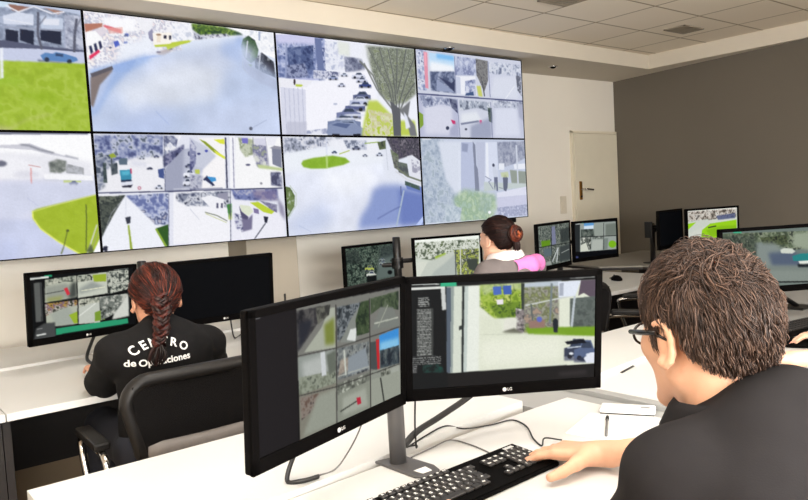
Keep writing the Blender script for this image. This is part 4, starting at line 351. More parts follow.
PICS['m9'] = lambda: draw(170, 100, (110, 122, 116), [('P',[122,7,204,16,204,65,121,56],(60,180,140)),('N',[-19,27,901,75,898,372,600,408,477,220,-22,233],[(60,70,56),(96,110,84),(150,158,134),(40,46,40)],6),('P',[752,94,1300,118,1300,472,897,407,728,318],(150,160,140),2),('N',[394,141,667,119,686,278,434,302],[(50,60,44),(90,100,70),(30,34,30)],6),('P',[351,223,539,244,894,688,891,969,342,900],(130,140,136),3),('P',[474,411,727,405,895,583,809,678,513,642],(84,96,116),3),('P',[387,627,1022,703,1019,986,383,905],(120,130,124),3),('P',[1025,422,1300,426,1300,1032,1019,986],(110,122,118),3),('P',[601,373,643,343,728,367,759,419,727,451,611,430],(206,212,200)),('P',[726,493,811,460,1153,479,1152,606,736,581],(40,130,130)),('P',[789,588,1152,599,1151,684,809,660],(226,230,220)),('P',[777,639,1109,661,1022,721,787,693],(30,36,40),1),('P',[345,691,1021,774,1019,968,342,883],(150,158,150),2,0.4),('P',[-32,870,1300,1014,1300,993,-32,850],(8,9,10)),('N',[-19,61,353,102,342,865,-31,819],[(60,70,60),(90,100,84),(40,46,42),(120,128,112)],7,3)], 27)
PICS['fl'] = lambda: draw(260, 150, (24, 22, 22), [('P',[-41,-29,244,-34,231,1300,-60,1300],(30,27,28)),('P',[243,2,1001,42,1016,969,1009,1300,247,996],(120,120,114)),('P',[250,83,343,100,342,81,249,64],(236,236,226)),('P',[-9,19,37,20,36,11,-11,10],(120,120,120)),('P',[853,56,980,45,977,36,850,47],(110,110,110)),('N',[243,29,450,42,357,186,244,335],[(30,30,34),(60,58,60),(90,88,86)],7),('P',[283,349,398,200,450,71,489,72,491,389],(166,170,156)),('P',[414,186,483,149,485,357,420,343],(120,130,60),2),('P',[256,116,342,125,309,227,252,319],(40,42,50),2),('N',[360,35,459,44,449,119,374,173],[(50,50,48),(110,110,100)],6),('N',[501,76,673,84,644,178,523,341,502,353],[(30,34,38),(80,86,90),(140,146,150),(50,56,60)],6),('P',[523,360,597,204,673,104,680,302,632,399],(130,134,128)),('P',[568,356,596,281,642,284,632,389],(214,218,214)),('N',[673,84,741,82,737,353,642,351,634,216],[(34,46,34),(60,76,50),(84,96,70)],6),('N',[750,74,983,70,981,235,830,170,749,210],[(40,50,40),(70,84,60),(100,110,90)],7),('P',[757,339,830,170,934,200,981,335,980,379],(120,124,118),1),('P',[779,298,978,306,975,295,777,287],(186,190,176)),('P',[810,336,895,168,889,164,805,332],(160,164,150)),('P',[244,372,488,397,490,698,246,654],(140,146,140)),('P',[266,418,402,414,434,544,286,615],(176,180,176),3),('N',[248,523,485,565,490,698,247,654],[(110,116,100),(150,156,140),(80,86,76)],6),('P',[386,389,416,392,423,579,393,574],(200,204,206)),('P',[427,424,487,407,492,568,442,587],(100,106,96),1),('N',[498,401,737,426,736,670,498,651],[(70,74,76),(110,116,116),(150,154,150),(50,52,56)],6),('P',[575,501,707,468,734,648,573,643],(136,144,150),1),('P',[503,627,735,642,733,633,501,618],(170,174,166)),('P',[521,500,575,501,573,602,502,622],(190,170,150),1,0.6),('P',[543,428,553,635,564,638,554,432],(196,200,190)),('P',[817,406,980,395,983,570,822,528],(60,140,210)),('P',[822,468,980,479,983,593,822,554],(130,190,226),2),('N',[822,536,983,548,987,718,824,696],[(30,36,44),(60,70,76),(96,104,104)],6),('P',[790,431,815,433,818,699,796,699],(190,40,46)),('P',[742,439,790,445,800,696,744,662],(70,76,76)),('P',[493,709,736,680,736,1012,496,994],(130,134,124)),('N',[494,679,736,691,734,797,496,771],[(190,194,180),(110,114,104),(70,72,66)],6),('P',[517,781,734,818,736,969,624,977,497,953],(150,154,146),2),('P',[744,684,987,711,989,1002,740,982],(140,144,134)),('N',[824,706,908,708,906,941,842,977],[(60,64,56),(170,172,160)],5),('P',[908,719,987,724,989,979,906,985],(160,164,154),2),('P',[246,654,490,668,489,1010,247,987],(126,124,112)),('N',[253,676,381,697,330,809,258,849],[(100,80,70),(140,130,120),(70,60,60)],6),('P',[364,709,491,708,489,990,263,976],(146,150,138),2),('P',[499,772,739,756,740,1014,499,996],(136,140,128)),('P',[534,809,703,804,721,962,532,951],(160,164,152),2),('P',[517,917,647,888,642,877,513,906],(60,62,56)),('P',[633,856,663,862,670,920,640,918],(180,40,60)),('P',[743,758,995,777,998,1029,744,1016],(150,154,142)),('P',[818,770,847,1002,858,1006,829,773],(50,52,48)),('P',[245,366,495,398,494,390,243,359],(60,58,56)),('P',[496,398,990,394,988,384,494,390],(60,58,56)),('P',[247,663,491,704,489,695,245,655],(60,58,56)),('P',[491,704,988,722,985,713,489,695],(60,58,56)),('P',[493,54,484,1171,491,1175,500,56],(60,58,56)),('P',[739,71,737,1294,745,1299,747,73],(60,58,56))], 28)
PICS['fr'] = lambda: draw(270, 156, (30, 30, 30), [('P',[-19,-15,196,3,191,940,-28,912],(30,31,31)),('P',[9,18,152,25,152,15,9,8],(206,210,206)),('P',[6,64,181,63,181,43,6,43],(226,228,222)),('P',[157,0,241,2,242,48,158,44],(60,176,132)),('T',[40,138,97,138,99,220,42,220],(190,192,188),3),('P',[33,240,119,240,115,681,29,679],(66,68,66)),('T',[36,245,108,247,105,674,32,674],(170,172,168),2.4),('T',[3,681,155,685,155,764,3,759],(150,152,150),3),('N',[60,766,162,768,169,845,60,844],[(30,80,70),(40,60,56),(30,30,30)],4),('T',[3,759,29,757,28,854,2,858],(150,150,150),3),('P',[159,64,181,63,186,259,165,263],(206,208,206)),('T',[4,937,103,929,105,1003,6,1006],(150,150,150),4),('P',[188,49,1006,49,1014,858,191,855],(226,230,212)),('P',[188,54,217,54,209,857,185,855],(90,100,112)),('P',[213,51,271,51,262,859,206,857],(214,220,206)),('P',[213,51,228,52,217,853,206,852],(150,160,156)),('P',[271,51,286,52,274,858,262,856],(46,50,50)),('P',[283,52,309,51,300,856,274,855],(196,206,200)),('P',[303,51,362,51,357,854,291,854],(232,236,226)),('P',[252,422,270,410,269,449,252,461],(60,64,62)),('N',[365,48,624,52,654,172,594,390,504,342,444,376,385,278,364,250],[(110,140,40),(150,180,60),(180,200,90),(84,110,40),(206,214,120)],8,1),('P',[365,51,594,49,594,114,474,78,385,148],(196,206,180),2,0.6),('N',[415,242,579,218,587,363,459,369],[(84,110,40),(120,150,50),(60,84,40)],7,1),('P',[433,69,477,68,480,144,437,148],(80,110,190)),('P',[486,66,531,62,534,146,492,147],(70,100,180)),('P',[452,193,489,189,489,236,456,238],(236,230,236)),('P',[594,49,806,41,807,212,609,221],(190,200,210),1),('N',[594,88,791,92,793,530,594,523],[(140,150,96),(110,116,84),(160,162,148),(116,110,112),(176,150,134)],8,1),('P',[585,48,603,47,600,484,588,482],(60,66,60)),('P',[610,267,716,237,714,224,608,254],(206,210,206)),('P',[716,237,884,194,883,181,714,224],(206,210,206)),('P',[635,250,644,409,653,409,644,249],(96,104,100)),('P',[787,52,913,47,883,193,791,198],(226,232,244)),('P',[794,66,818,65,816,187,794,185],(170,176,190)),('P',[913,47,1006,49,1008,257,930,170,899,194],(96,84,96)),('P',[853,216,1008,204,1008,553,855,523],(96,104,100)),('N',[853,243,1005,230,1008,539,870,512],[(80,88,84),(110,118,112),(66,72,70)],9,0,0.6),('P',[874,191,856,522,869,526,886,194],(190,198,204)),('P',[747,62,738,444,749,446,758,63],(120,130,134)),('P',[609,471,1010,499,1011,594,625,539],(120,160,40),1),('P',[624,407,716,403,716,482,632,482],(150,120,110),1),('P',[789,436,788,449,786,460,782,468,777,472,771,471,766,467,762,458,760,446,759,433,759,421,762,410,766,402,771,398,776,398,781,403,786,412,788,424],(40,44,50)),('P',[759,447,789,450,787,535,765,533],(40,44,50)),('P',[700,401,699,410,697,418,693,423,688,426,683,425,678,422,674,415,671,407,670,398,671,389,673,381,677,376,682,373,688,374,693,377,697,384,699,392],(100,110,190)),('N',[556,281,602,299,602,524,557,511],[(60,60,60),(140,130,130),(226,226,220)],5),('P',[496,381,564,374,557,506,489,485],(226,226,214),1),('P',[466,501,549,468,594,525,489,520],(110,110,96),1),('P',[364,328,474,379,489,504,625,545,1011,613,1012,662,840,616,841,832,361,850,364,459],(222,226,206),2),('P',[369,565,809,586,810,801,369,816],(236,238,222),6,0.8),('P',[364,516,655,541,655,533,364,508],(200,204,186),0,0.7),('P',[825,761,968,778,966,829,825,812],(90,95,115),1,0.8),('P',[825,771,825,691,855,680,874,606,922,611,942,693,965,711,966,787],(60,66,84)),('P',[864,680,877,622,918,626,932,688],(60,70,90)),('P',[870,776,869,784,867,791,863,796,858,799,854,798,849,795,845,789,843,781,842,773,843,764,845,757,849,752,853,750,858,750,863,754,867,760,869,767],(40,42,52)),('P',[949,785,948,793,946,800,942,805,937,808,932,807,928,804,924,798,921,790,921,782,921,773,924,766,927,761,932,759,937,759,942,763,945,769,948,776],(40,42,52)),('P',[880,783,1017,799,1015,852,880,836],(90,95,115),1,0.8),('P',[880,793,879,711,909,698,927,623,973,628,992,712,1014,730,1015,808],(90,104,136)),('P',[917,699,930,638,969,643,983,707],(60,70,90)),('P',[923,798,922,806,920,812,916,817,912,819,907,819,903,816,899,810,897,803,896,795,897,787,899,780,902,775,907,773,911,773,916,777,919,782,922,790],(40,42,52)),('P',[998,806,998,814,995,821,992,826,987,828,983,828,978,824,975,819,972,811,971,803,972,795,974,789,978,784,982,782,987,782,991,785,995,791,998,798],(40,42,52)),('P',[827,628,933,612,949,655,840,656],(26,28,36)),('P',[841,697,918,689,918,678,840,686],(206,214,226)),('P',[876,749,876,754,873,758,870,760,866,762,862,761,858,759,854,756,852,751,851,747,852,742,854,738,858,736,862,734,866,735,870,737,873,740,875,745],(226,230,236)),('P',[969,771,968,775,966,779,963,782,960,783,956,783,952,781,949,777,947,773,947,768,947,764,949,760,952,757,956,756,960,756,963,759,966,762,968,766],(206,214,230)),('P',[897,790,1007,792,1007,830,919,830],(50,56,74),1),('P',[934,802,965,752,1009,748,1010,852,951,850],(226,230,240)),('P',[184,865,1014,858,1032,1088,190,1046],(36,34,33)),('P',[-27,829,191,850,190,1046,-29,1043],(30,31,31)),('P',[795,921,951,913,951,960,798,963],(52,48,48),2),('P',[852,30,991,25,990,17,851,22],(190,192,188),0,0.8),('P',[993,1024,1003,1047,1009,1040,999,1016],(226,228,226))], 29)
VIDEO = {(0, 1): ('a0', 'video wall screen, top row far left: green verge and parked blue car'),
         (1, 1): ('a1', 'video wall screen, top row second from left: wide empty grey plaza'),
         (2, 1): ('a2', 'video wall screen, top row: row of parked cars beside a bare tree'),
         (3, 1): ('a3', 'video wall screen, top right: six small street views'),
         (0, 0): ('b0', 'video wall screen, bottom left: pale street around a green corner lawn'),
         (1, 0): ('b1', 'video wall screen, bottom row: six street views, one with a bus'),
         (2, 0): ('b2', 'video wall screen, bottom row: roundabout with an oval green island'),
         (3, 0): ('b3', 'video wall screen, bottom right: hazy pavement scene with two walkers')}

# ------------------------------------------------------------------ materials
M_WALL = mat('wall_paint', (226, 219, 207), .8, var=.03, vscale=1.5, bump=.03, bscale=90)
M_COLUMN = mat('column_tone', (160, 151, 137), .8, var=.03, vscale=1.5)  # plain tone, darker than the wall behind it
M_GREY = mat('grey_wall_paint', (104, 97, 87), .8, var=.04, vscale=1.2, bump=.03, bscale=90)
M_SOFFIT = mat('soffit_plaster', (206, 197, 182), .85, var=.02, vscale=2)
M_FLOOR = mat('brown_floor', (150, 130, 106), .6, var=.08, vscale=14, bump=.05, bscale=200)
M_DOOR = mat('cream_door_paint', (216, 208, 188), .5, var=.02)
M_FRAME = mat('door_frame_paint', (222, 212, 190), .5)
M_BRASS = mat('brass', (176, 128, 62), .3, 1.)
M_WHITE = mat('white_laminate', (204, 203, 200), .35, var=.015, vscale=3)
M_GREYLAM = mat('grey_laminate', (146, 146, 144), .45, var=.03, vscale=6)
M_GREYSHELF = mat('pale_grey_laminate', (132, 127, 118), .5, var=.03, vscale=5)
M_DARKPANEL = mat('dark_panel', (40, 36, 35), .6, var=.05, spec=.3)
M_LOWWALL = mat('shaded_wall_brown', (150, 130, 104), .6, var=.05)  # shade of the wall below the desks is put into this brown
M_BEZEL = mat('black_gloss_plastic', (9, 8, 8), .5, spec=.01)
M_CASE = mat('black_plastic', (10, 9, 9), .6, spec=.04, bump=.05, bscale=300)
M_STAND = mat('dark_grey_metal', (92, 90, 90), .4, .3, var=.04)
M_BLACKMETAL = mat('black_metal', (26, 24, 24), .4, .2)
M_CHROME = mat('chrome', (200, 198, 196), .15, 1.)
M_MESHFAB = mat('black_mesh_fabric', (13, 11, 11), .9, spec=.15, bump=.5, bscale=500)
M_CHAIR = mat('black_chair_plastic', (26, 24, 23), .45, spec=.3)
M_LUMBAR = mat('grey_lumbar_vinyl', (112, 106, 102), .5, var=.12, vscale=12, bump=.25, bscale=30)
M_CABLE = mat('black_cable', (24, 22, 22), .5)
M_GREYCABLE = mat('grey_cable', (98, 96, 94), .5)
M_LOGO = mat('silver_print', (196, 194, 192), .4)
M_KEY = mat('black_keycaps', (44, 42, 42), .45)
M_LEGEND = mat('white_key_print', (235, 235, 232), .5)
M_PAPER = mat('white_paper', (232, 231, 228), .7)
M_WHITEPL = mat('white_plastic', (235, 234, 230), .25)
M_SKIN = mat('skin', (214, 164, 134), .5, var=.05, vscale=25, bump=.05, bscale=220, sss=.08)
M_SKIN2 = mat('pale_skin', (226, 178, 152), .5, var=.05, vscale=25, sss=.08)
M_SKIN3 = mat('warm_skin', (206, 148, 118), .5, var=.05, vscale=25, sss=.08)
M_POLO = mat('charcoal_polo_knit', (31, 29, 30), .9, var=.06, vscale=30, bump=.06, bscale=500, spec=.15)
M_TEE = mat('black_tee_cotton', (18, 17, 18), .9, var=.08, vscale=20, bump=.2, bscale=400, spec=.2)
M_JACKET = mat('grey_jacket_cloth', (112, 104, 103), .9, var=.07, vscale=20, bump=.2, bscale=300)
M_PINK = mat('pink_cloth', (236, 130, 196), .9, var=.08, vscale=16, bump=.2, bscale=260)
M_COLLAR = mat('white_cloth', (230, 220, 218), .9, bump=.2, bscale=260)
M_TROUSER = mat('dark_trousers', (34, 36, 46), .9, bump=.2, bscale=300)
M_SHOE = mat('black_shoe', (22, 20, 20), .4)
M_PRINT = mat('white_shirt_print', (232, 232, 230), .8)
M_LENS = mat('spectacle_frame', (20, 17, 16), .25)
M_EYE = mat('eye_white', (232, 228, 222), .2)
M_IRIS = mat('brown_iris', (60, 38, 24), .2)
M_NAIL = mat('finger_nail', (222, 160, 144), .3)
M_VENT = mat('vent_grille', (142, 132, 116), .6)
M_SOCKET = mat('switch_plate', (206, 196, 178), .5)
M_HAIR = mat_attr('hair_strands', 0, .5, .3)
M_SCREEN = mat_attr('lit_screen', 1.0, .5, .0)
M_WALLSCREEN = mat_attr('lit_wall_screen', 1.0, .5, .0)

# tiled ceiling
m = bpy.data.materials.new('ceiling_tiles'); m.use_nodes = True; MATS['ceiling_tiles'] = m
nt = m.node_tree; b = nt.nodes['Principled BSDF']; b.inputs['Roughness'].default_value = .9
tc = nt.nodes.new('ShaderNodeTexCoord'); mp = nt.nodes.new('ShaderNodeMapping'); br = nt.nodes.new('ShaderNodeTexBrick')
mp.inputs['Location'].default_value = (-4.279 + .545 * 40 + .0045, .665 + .46 * 40 + .0045, 0)
br.offset = 0; br.squash = 1; br.inputs['Scale'].default_value = 1; br.inputs['Brick Width'].default_value = .545; br.inputs['Row Height'].default_value = .46
br.inputs['Mortar Size'].default_value = .009; br.inputs['Mortar Smooth'].default_value = .3
br.inputs['Color1'].default_value = (*lin((234, 222, 204)), 1); br.inputs['Color2'].default_value = (*lin((238, 227, 209)), 1); br.inputs['Mortar'].default_value = (*lin((168, 152, 128)), 1)
nt.links.new(tc.outputs['Object'], mp.inputs['Vector']); nt.links.new(mp.outputs['Vector'], br.inputs['Vector']); nt.links.new(br.outputs['Color'], b.inputs['Base Color'])
M_CEIL = m
m = bpy.data.materials.new('lamp_diffuser'); m.use_nodes = True; MATS['lamp_diffuser'] = m
b = m.node_tree.nodes['Principled BSDF']; b.inputs['Emission Color'].default_value = (1, .96, .90, 1); b.inputs['Emission Strength'].default_value = 4.
M_LAMP = m
m = bpy.data.materials.new('window_fill'); m.use_nodes = True; MATS['window_fill'] = m
b = m.node_tree.nodes['Principled BSDF']; b.inputs['Emission Color'].default_value = (.92, .96, 1, 1); b.inputs['Emission Strength'].default_value = 5.
M_FILL = m  # glow of the added fill window

# ------------------------------------------------------------------ room shell
def struct(o): o['kind'] = 'structure'; return o
WY = .45                                                     # wall behind the video wall
GX = lambda y: 6.069 - .14873 * (WY - y)                     # grey wall, slightly off square
XL, YR = -2.6, -6.4
struct(prism('floor', [(XL - .1, YR - .1), (6.3, YR - .1), (6.3, WY + .1), (XL - .1, WY + .1)], -.06, 0, M_FLOOR))
struct(box('wall_back', XL - .1, 6.2, WY, WY + .1, 0, 2.6, M_WALL))
struct(prism('wall_right', [(GX(WY), WY), (GX(YR), YR), (GX(YR) + .12, YR), (GX(WY) + .12, WY)], 0, 2.6, M_GREY))
struct(box('wall_left', XL - .1, XL, YR, WY, 0, 2.6, M_WALL))
struct(box('wall_front', XL - .1, 6.2, YR - .1, YR, 0, 2.6, M_WALL))
ZS, ZC = 2.371, 2.492
struct(box('ceiling', XL, 6.2, YR, WY, ZC, ZC + .05, M_CEIL))
sl = -.02
struct(prism('trim_1', [(XL, -.134 + sl * (5.758 - XL)), (5.758, -.134), (5.758, -2.6), (6.2, -2.6), (6.2, WY), (XL, WY)], ZS, ZC + .01, M_SOFFIT))
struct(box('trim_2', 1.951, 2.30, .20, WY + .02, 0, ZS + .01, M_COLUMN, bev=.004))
# door in the back wall beside the grey wall
d = struct(thing('door_1', 'cream door in the pale wall right beside the dark grey wall', 'door', (5.72, WY, 0)))
box('door_leaf', -.325, .325, -.03, .0, .004, 1.862, M_DOOR, d, bev=.003)
f = bmesh.new()
box_bm(f, -.352, -.328, -.022, .0, 0, 1.89, .003); box_bm(f, .328, .346, -.022, .0, 0, 1.89, .003); box_bm(f, -.352, .346, -.022, .0, 1.866, 1.89, .003)
from_bm('door_frame', f, M_FRAME, d)
hd = box('door_handle', -.275, -.24, -.040, -.029, 1.255, 1.425, M_BRASS, d, bev=.004)
l = bmesh.new(); tube_bm(l, smooth_path([(-.257, -.036, 1.35), (-.257, -.085, 1.35), (-.235, -.095, 1.35), (-.15, -.092, 1.342)]), .010)
from_bm('lever', l, M_CHROME, hd, True)
lathe_m = Matrix.Translation((-.257, -.038, 1.285)) @ Matrix.Rotation(PI / 2, 4, 'X')
from_bm('keyhole', lathe_bm(bmesh.new(), [(.009, 0), (.009, .006)], 14, lathe_m), M_BLACKMETAL, hd)
s = thing('light_switch', 'small pale switch plate on the wall left of the cream door', 'light switch', (5.237, WY, 1.218))
box('switch_plate', -.04, .04, -.012, 0, -.08, .08, M_SOCKET, s, bev=.004)
box('rocker', -.018, .018, -.018, -.011, -.03, .03, M_SOCKET, s, bev=.002)

def ring_frame(w, h):
    b = bmesh.new()
    for a in ((-w / 2, w / 2, -h / 2, -h / 2 + .05), (-w / 2, w / 2, h / 2 - .05, h / 2), (-w / 2, -w / 2 + .05, -h / 2, h / 2), (w / 2 - .05, w / 2, -h / 2, h / 2), (-.025, .025, -h / 2, h / 2)):
        box_bm(b, a[0], a[1], -.02, .04, a[2], a[3], .004)
    return b
# ceiling things
def vent(name, label, x0, x1, y0, y1):
    t = thing(name, label, 'ceiling vent', ((x0 + x1) / 2, (y0 + y1) / 2, ZC))
    w, h = (x1 - x0) / 2, (y1 - y0) / 2
    b = bmesh.new()
    for a in ((-w, w, -h, -h + .012), (-w, w, h - .012, h), (-w, -w + .012, -h, h), (w - .012, w, -h, h)): box_bm(b, *a, -.008, 0)
    from_bm('vent_frame', b, M_VENT, t)
    b = bmesh.new(); n = 6
    for k in range(n):
        y = -h + .02 + (2 * h - .04) * k / (n - 1)
        box_bm(b, -w + .01, w - .01, y - .008, y + .008, -.006, -.001)
    from_bm('louvre', b, M_VENT, t)
vent('ceiling_vent', 'flat ceiling vent nearest the dark grey wall', 4.96, 5.23, -.94, -.77)
vent('ceiling_vent', 'flat ceiling vent at the top edge, left of the other one', 3.45, 3.70, -1.02, -.85)
win = struct(thing('fill_window_1', 'wide made-up window behind the picture, added as fill light', 'window', (.4, YR, 1.5)))  # unseen window added to brighten the walls from behind the camera
from_bm('fill_window_frame', ring_frame(4.4, 1.3), M_WHITEPL, win)
box('fill_pane', -2.15, 2.15, -.012, .0, -.60, .60, M_FILL, win)
def spot(label, x, y):
    t = thing('recessed_spotlight', label, 'spotlight', (x, y, ZS), group='spotlights under the soffit')
    from_bm('trim_ring', lathe_bm(bmesh.new(), [(.036, 0), (.040, -.004), (.036, -.009), (.028, -.006), (.027, 0)], 20), M_CHROME, t, True)
    from_bm('bulb', lathe_bm(bmesh.new(), [(.026, -.001), (.024, -.012), (.012, -.02), (.002, -.021)], 16), M_CASE, t, True)
spot('small recessed spotlight just above the top edge of the video wall', 3.46, -.045)
spot('small recessed spotlight in the soffit between video wall and door', 4.772, .121)
def panel_lamp(label, x, y, w=.6, h=.6):
    t = thing('ceiling_panel_lamp', label, 'ceiling lamp', (x, y, ZC), group='lit panels over the front desks')
    b = bmesh.new()
    for a in ((-w / 2, w / 2, -h / 2, -h / 2 + .025), (-w / 2, w / 2, h / 2 - .025, h / 2), (-w / 2, -w / 2 + .025, -h / 2, h / 2), (w / 2 - .025, w / 2, -h / 2, h / 2)): box_bm(b, *a, -.012, 0)
    from_bm('lamp_frame', b, M_WHITEPL, t)
    box('diffuser', -w / 2 + .02, w / 2 - .02, -h / 2 + .02, h / 2 - .02, -.010, -.003, M_LAMP, t)
LAMPS = [(.9, -1.75), (.9, -3.0), (2.9, -2.9), (-.9, -3.0), (.9, -4.6), (2.9, -4.6)]
for i, (x, y) in enumerate(LAMPS):
    panel_lamp('square lit ceiling panel above the front desks, out of the picture', x, y, .9 if i else .6, .9 if i else .6)

# ------------------------------------------------------------------ screens
def display(parent, W, H, pic, m, y=0., x0=0., z0=0., name='display'):
    h, w = pic.shape[:2]
    xs = np.linspace(-W / 2, W / 2, w) + x0; zs = np.linspace(H / 2, -H / 2, h) + z0
    V = np.empty((h, w, 3), np.float32); V[..., 0] = xs[None]; V[..., 1] = y; V[..., 2] = zs[:, None]
    I = np.arange(h * w).reshape(h, w)
    F = np.stack([I[:-1, :-1], I[1:, :-1], I[1:, 1:], I[:-1, 1:]], -1).reshape(-1, 4)
    return from_np(name, V.reshape(-1, 3), F, m, parent, False, lin(pic.reshape(-1, 3)))

def ring_bm(bm, W, H, l, r, t, b, y0, y1, bev=.002):
    x, z = W / 2, H / 2
    box_bm(bm, -x, x, y0, y1, z - t, z, bev); box_bm(bm, -x, x, y0, y1, -z, -z + b, bev)
    box_bm(bm, -x, -x + l, y0, y1, -z, z, bev); box_bm(bm, x - r, x, y0, y1, -z, z, bev)
    return bm

PW, PH, PZ = 1.0624, .5985, 1.157
for (c, r), (key, lab) in VIDEO.items():
    t = thing('video_wall_panel', lab, 'video wall screen', ((c + .5) * PW, 0, PZ + (r + .5) * PH), group='panels of the video wall')
    box('housing', -PW / 2 + .001, PW / 2 - .001, .004, .10, -PH / 2 + .001, PH / 2 - .001, M_CASE, t, bev=.003)
    display(t, PW - .008, PH - .008, PICS[key](), M_WALLSCREEN, .002)
    from_bm('bezel', ring_bm(bmesh.new(), PW - .001, PH - .001, .0055, .0055, .0055, .0055, -.003, .006, .001), M_BEZEL, t)
t = thing('video_wall_rack', 'black steel rack behind the video wall, its foot showing below the last screen', 'mounting rack', (0, 0, 0))
for x in (.25, 1.3, 2.62, 3.4, 4.17): box('upright', x - .05, x + .05, .10, .19, 1.118 if x > 4 else 1.175, 2.35, M_BLACKMETAL, t)
for z in (1.3, 2.15): box('rail', .05, 4.2, .19, .22, z - .04, z + .04, M_BLACKMETAL, t)
for x in (.5, 1.6, 2.9, 3.9):
    for z in (1.3, 2.15): box('wall_bracket', x - .03, x + .03, .22, WY, z - .03, z + .03, M_BLACKMETAL, t)

def logo_bm(size=.0078):
    b = bmesh.new()
    lathe_bm(b, [(size * .62, 0), (size * .62, .0006)], 20, Matrix.Translation((-size * .95, 0, 0)))
    add_bm(b, text_bm('LG', size * 1.25, .0004, 'LEFT'), Matrix.Translation((-size * .1, 0, .0003)))
    bmesh.ops.transform(b, matrix=Matrix.Rotation(PI / 2, 4, 'X'), verts=b.verts)
    return b

def monitor(label, loc, yaw, tilt=0., roll=0., W=.476, H=.288, pic=None, logo=False, group='desktop monitors on arms', bez=(.017, .017, .015, .028)):
    t = thing('monitor', label, 'monitor', loc, (-tilt, -roll, yaw), group)
    b = bmesh.new(); box_bm(b, -W / 2, W / 2, .0, .018, -H / 2, H / 2, .004)
    box_bm(b, -W / 2 + .05, W / 2 - .05, .012, .042, -H / 2 + .035, H / 2 - .045, .012)
    box_bm(b, -.055, .055, .035, .05, -.055, .055, .003)
    from_bm('housing', b, M_CASE, t)
    l, r, tp, bt = bez
    from_bm('bezel', ring_bm(bmesh.new(), W, H, l, r, tp, bt, -.005, .004), M_BEZEL, t)
    if pic is not None:
        display(t, W - l - r + .004, H - tp - bt + .004, pic, M_SCREEN, -.001, (l - r) / 2, (bt - tp) / 2)
    if logo:
        g = from_bm('logo', logo_bm(), M_LOGO, t); g.location = (0.004, -.0055, -H / 2 + bt / 2)
    return t

def back_point(t, off=.05):
    return t.location + Euler(t.rotation_euler).to_matrix() @ Vector((0, off, 0))

def monitor_stand(label, xy, ztop, mons, zb, m=None, r=.02, plate=None, group='dual monitor stands'):
    m = m or M_BLACKMETAL
    t = thing('monitor_stand', label, 'monitor stand', (xy[0], xy[1], zb), group=group)
    o = Vector((xy[0], xy[1], zb))
    from_bm('pole', lathe_bm(bmesh.new(), [(r, .004), (r, ztop - zb - .003), (r * .8, ztop - zb)], 24), m, t, True)
    if plate is None:
        b = bmesh.new(); box_bm(b, -.06, .06, -.05, .05, 0, .008, .003); from_bm('base_plate', b, m, t)
    else: plate(t)
    for q in mons:
        p = back_point(q) - o; zc = p.z
        a = bmesh.new()
        lathe_bm(a, [(r * 1.5, zc - .022), (r * 1.5, zc + .022)], 20)
        mid = Vector((p.x * .5, p.y * .5 + .02, zc))
        tube_bm(a, [(0, 0, zc), mid, p], .014, 8)
        from_bm('arm', a, m, t)
    return t

# ------------------------------------------------------------------ wall desks
DZ = .725
def wall_desk(name, label, x0, x1, ledge=True, top=M_WHITE, z=DZ):
    t = thing(name, label, 'desk', ((x0 + x1) / 2, -.55, 0), group='desks along the video wall')
    w = (x1 - x0) / 2 - .0015
    box('worktop', -w, w, -.645, .65, z - .025, z, top, t, bev=.002)
    prism('rear_ledge', [(-w, .12), (w, .16), (w, .65), (-w, .65)], z, z + .012, top, t)
    box('modesty_panel', -w + .02, w - .02, .60, .62, .155, z - .026, M_DARKPANEL, t)
    box('low_wall_panel', -w + .02, w - .02, .604, .616, .0, .154, M_LOWWALL, t)  # added panel standing in for the shaded wall below the modesty panel
    for sx in (-1, 1): box('side_panel', sx * (w - .012) - .012, sx * (w - .012) + .012, -.55, .60, 0, z - .026, M_DARKPANEL, t)
    return t
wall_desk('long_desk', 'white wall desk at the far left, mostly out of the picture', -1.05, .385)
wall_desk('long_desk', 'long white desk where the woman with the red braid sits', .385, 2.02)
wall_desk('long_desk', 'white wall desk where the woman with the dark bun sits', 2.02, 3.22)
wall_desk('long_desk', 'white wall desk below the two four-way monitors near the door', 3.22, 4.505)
t = thing('corner_desk', 'raised grey desk in the corner by the dark grey wall', 'desk', (5.1, -.75, 0))
prism('worktop', [(-.58, .31), (-.40, .05), (-.30, -.55), (.62, -.55), (.76, .80), (-.45, .80)], .745, .757, M_GREYSHELF, t)
prism('edge_band', [(-.575, .31), (-.395, .055), (-.295, -.545), (.615, -.545), (.755, .795), (-.445, .795)], .7255, .745, M_DARKPANEL, t)
for x, y in ((-.25, -.45), (.5, -.45), (-.35, .7), (.6, .7)): box('leg', x - .025, x + .025, y - .025, y + .025, 0, .725, M_DARKPANEL, t)
M1 = monitor('black monitor left of the woman with the braid, six street views and a green bar', (.800, -.633, .985), .244, -.017, -.026, pic=PICS['m1'](), logo=True)#=PICS['m1'](), logo=True)
M2 = monitor('switched-off black monitor right of the woman with the braid', (1.350, -.757, .983), -.083, -.09, .003, pic=PICS['off'](), logo=True)#=PICS['off'](), logo=True)
M3 = monitor('monitor with one dark street of cars, left of the tall black pole', (2.600, -.19, .940), .11, pic=PICS['m3']())
M4 = monitor('monitor with a bright street view behind the woman with the bun', (2.990, -.445, .961), -.297, pic=PICS['m4']())
M5 = monitor('angled monitor of dark four-way street views by the pink shoulder', (3.504, -.86, 1.006), .248, pic=PICS['m5']())
M6 = monitor('monitor of four street views in front of the cream door', (4.300, -.585, .979), -.074, pic=PICS['m6']())
M7 = monitor('dark monitor turned away, before the dark grey wall', (4.956, -.783, 1.013), .178, pic=PICS['off']())
M8 = monitor('monitor with a bright green verge against the dark grey wall', (4.958, -1.112, 1.013), -.263, W=.51, H=.305, pic=PICS['m8']())
for o, nm in ((M3, 'a'),): pass
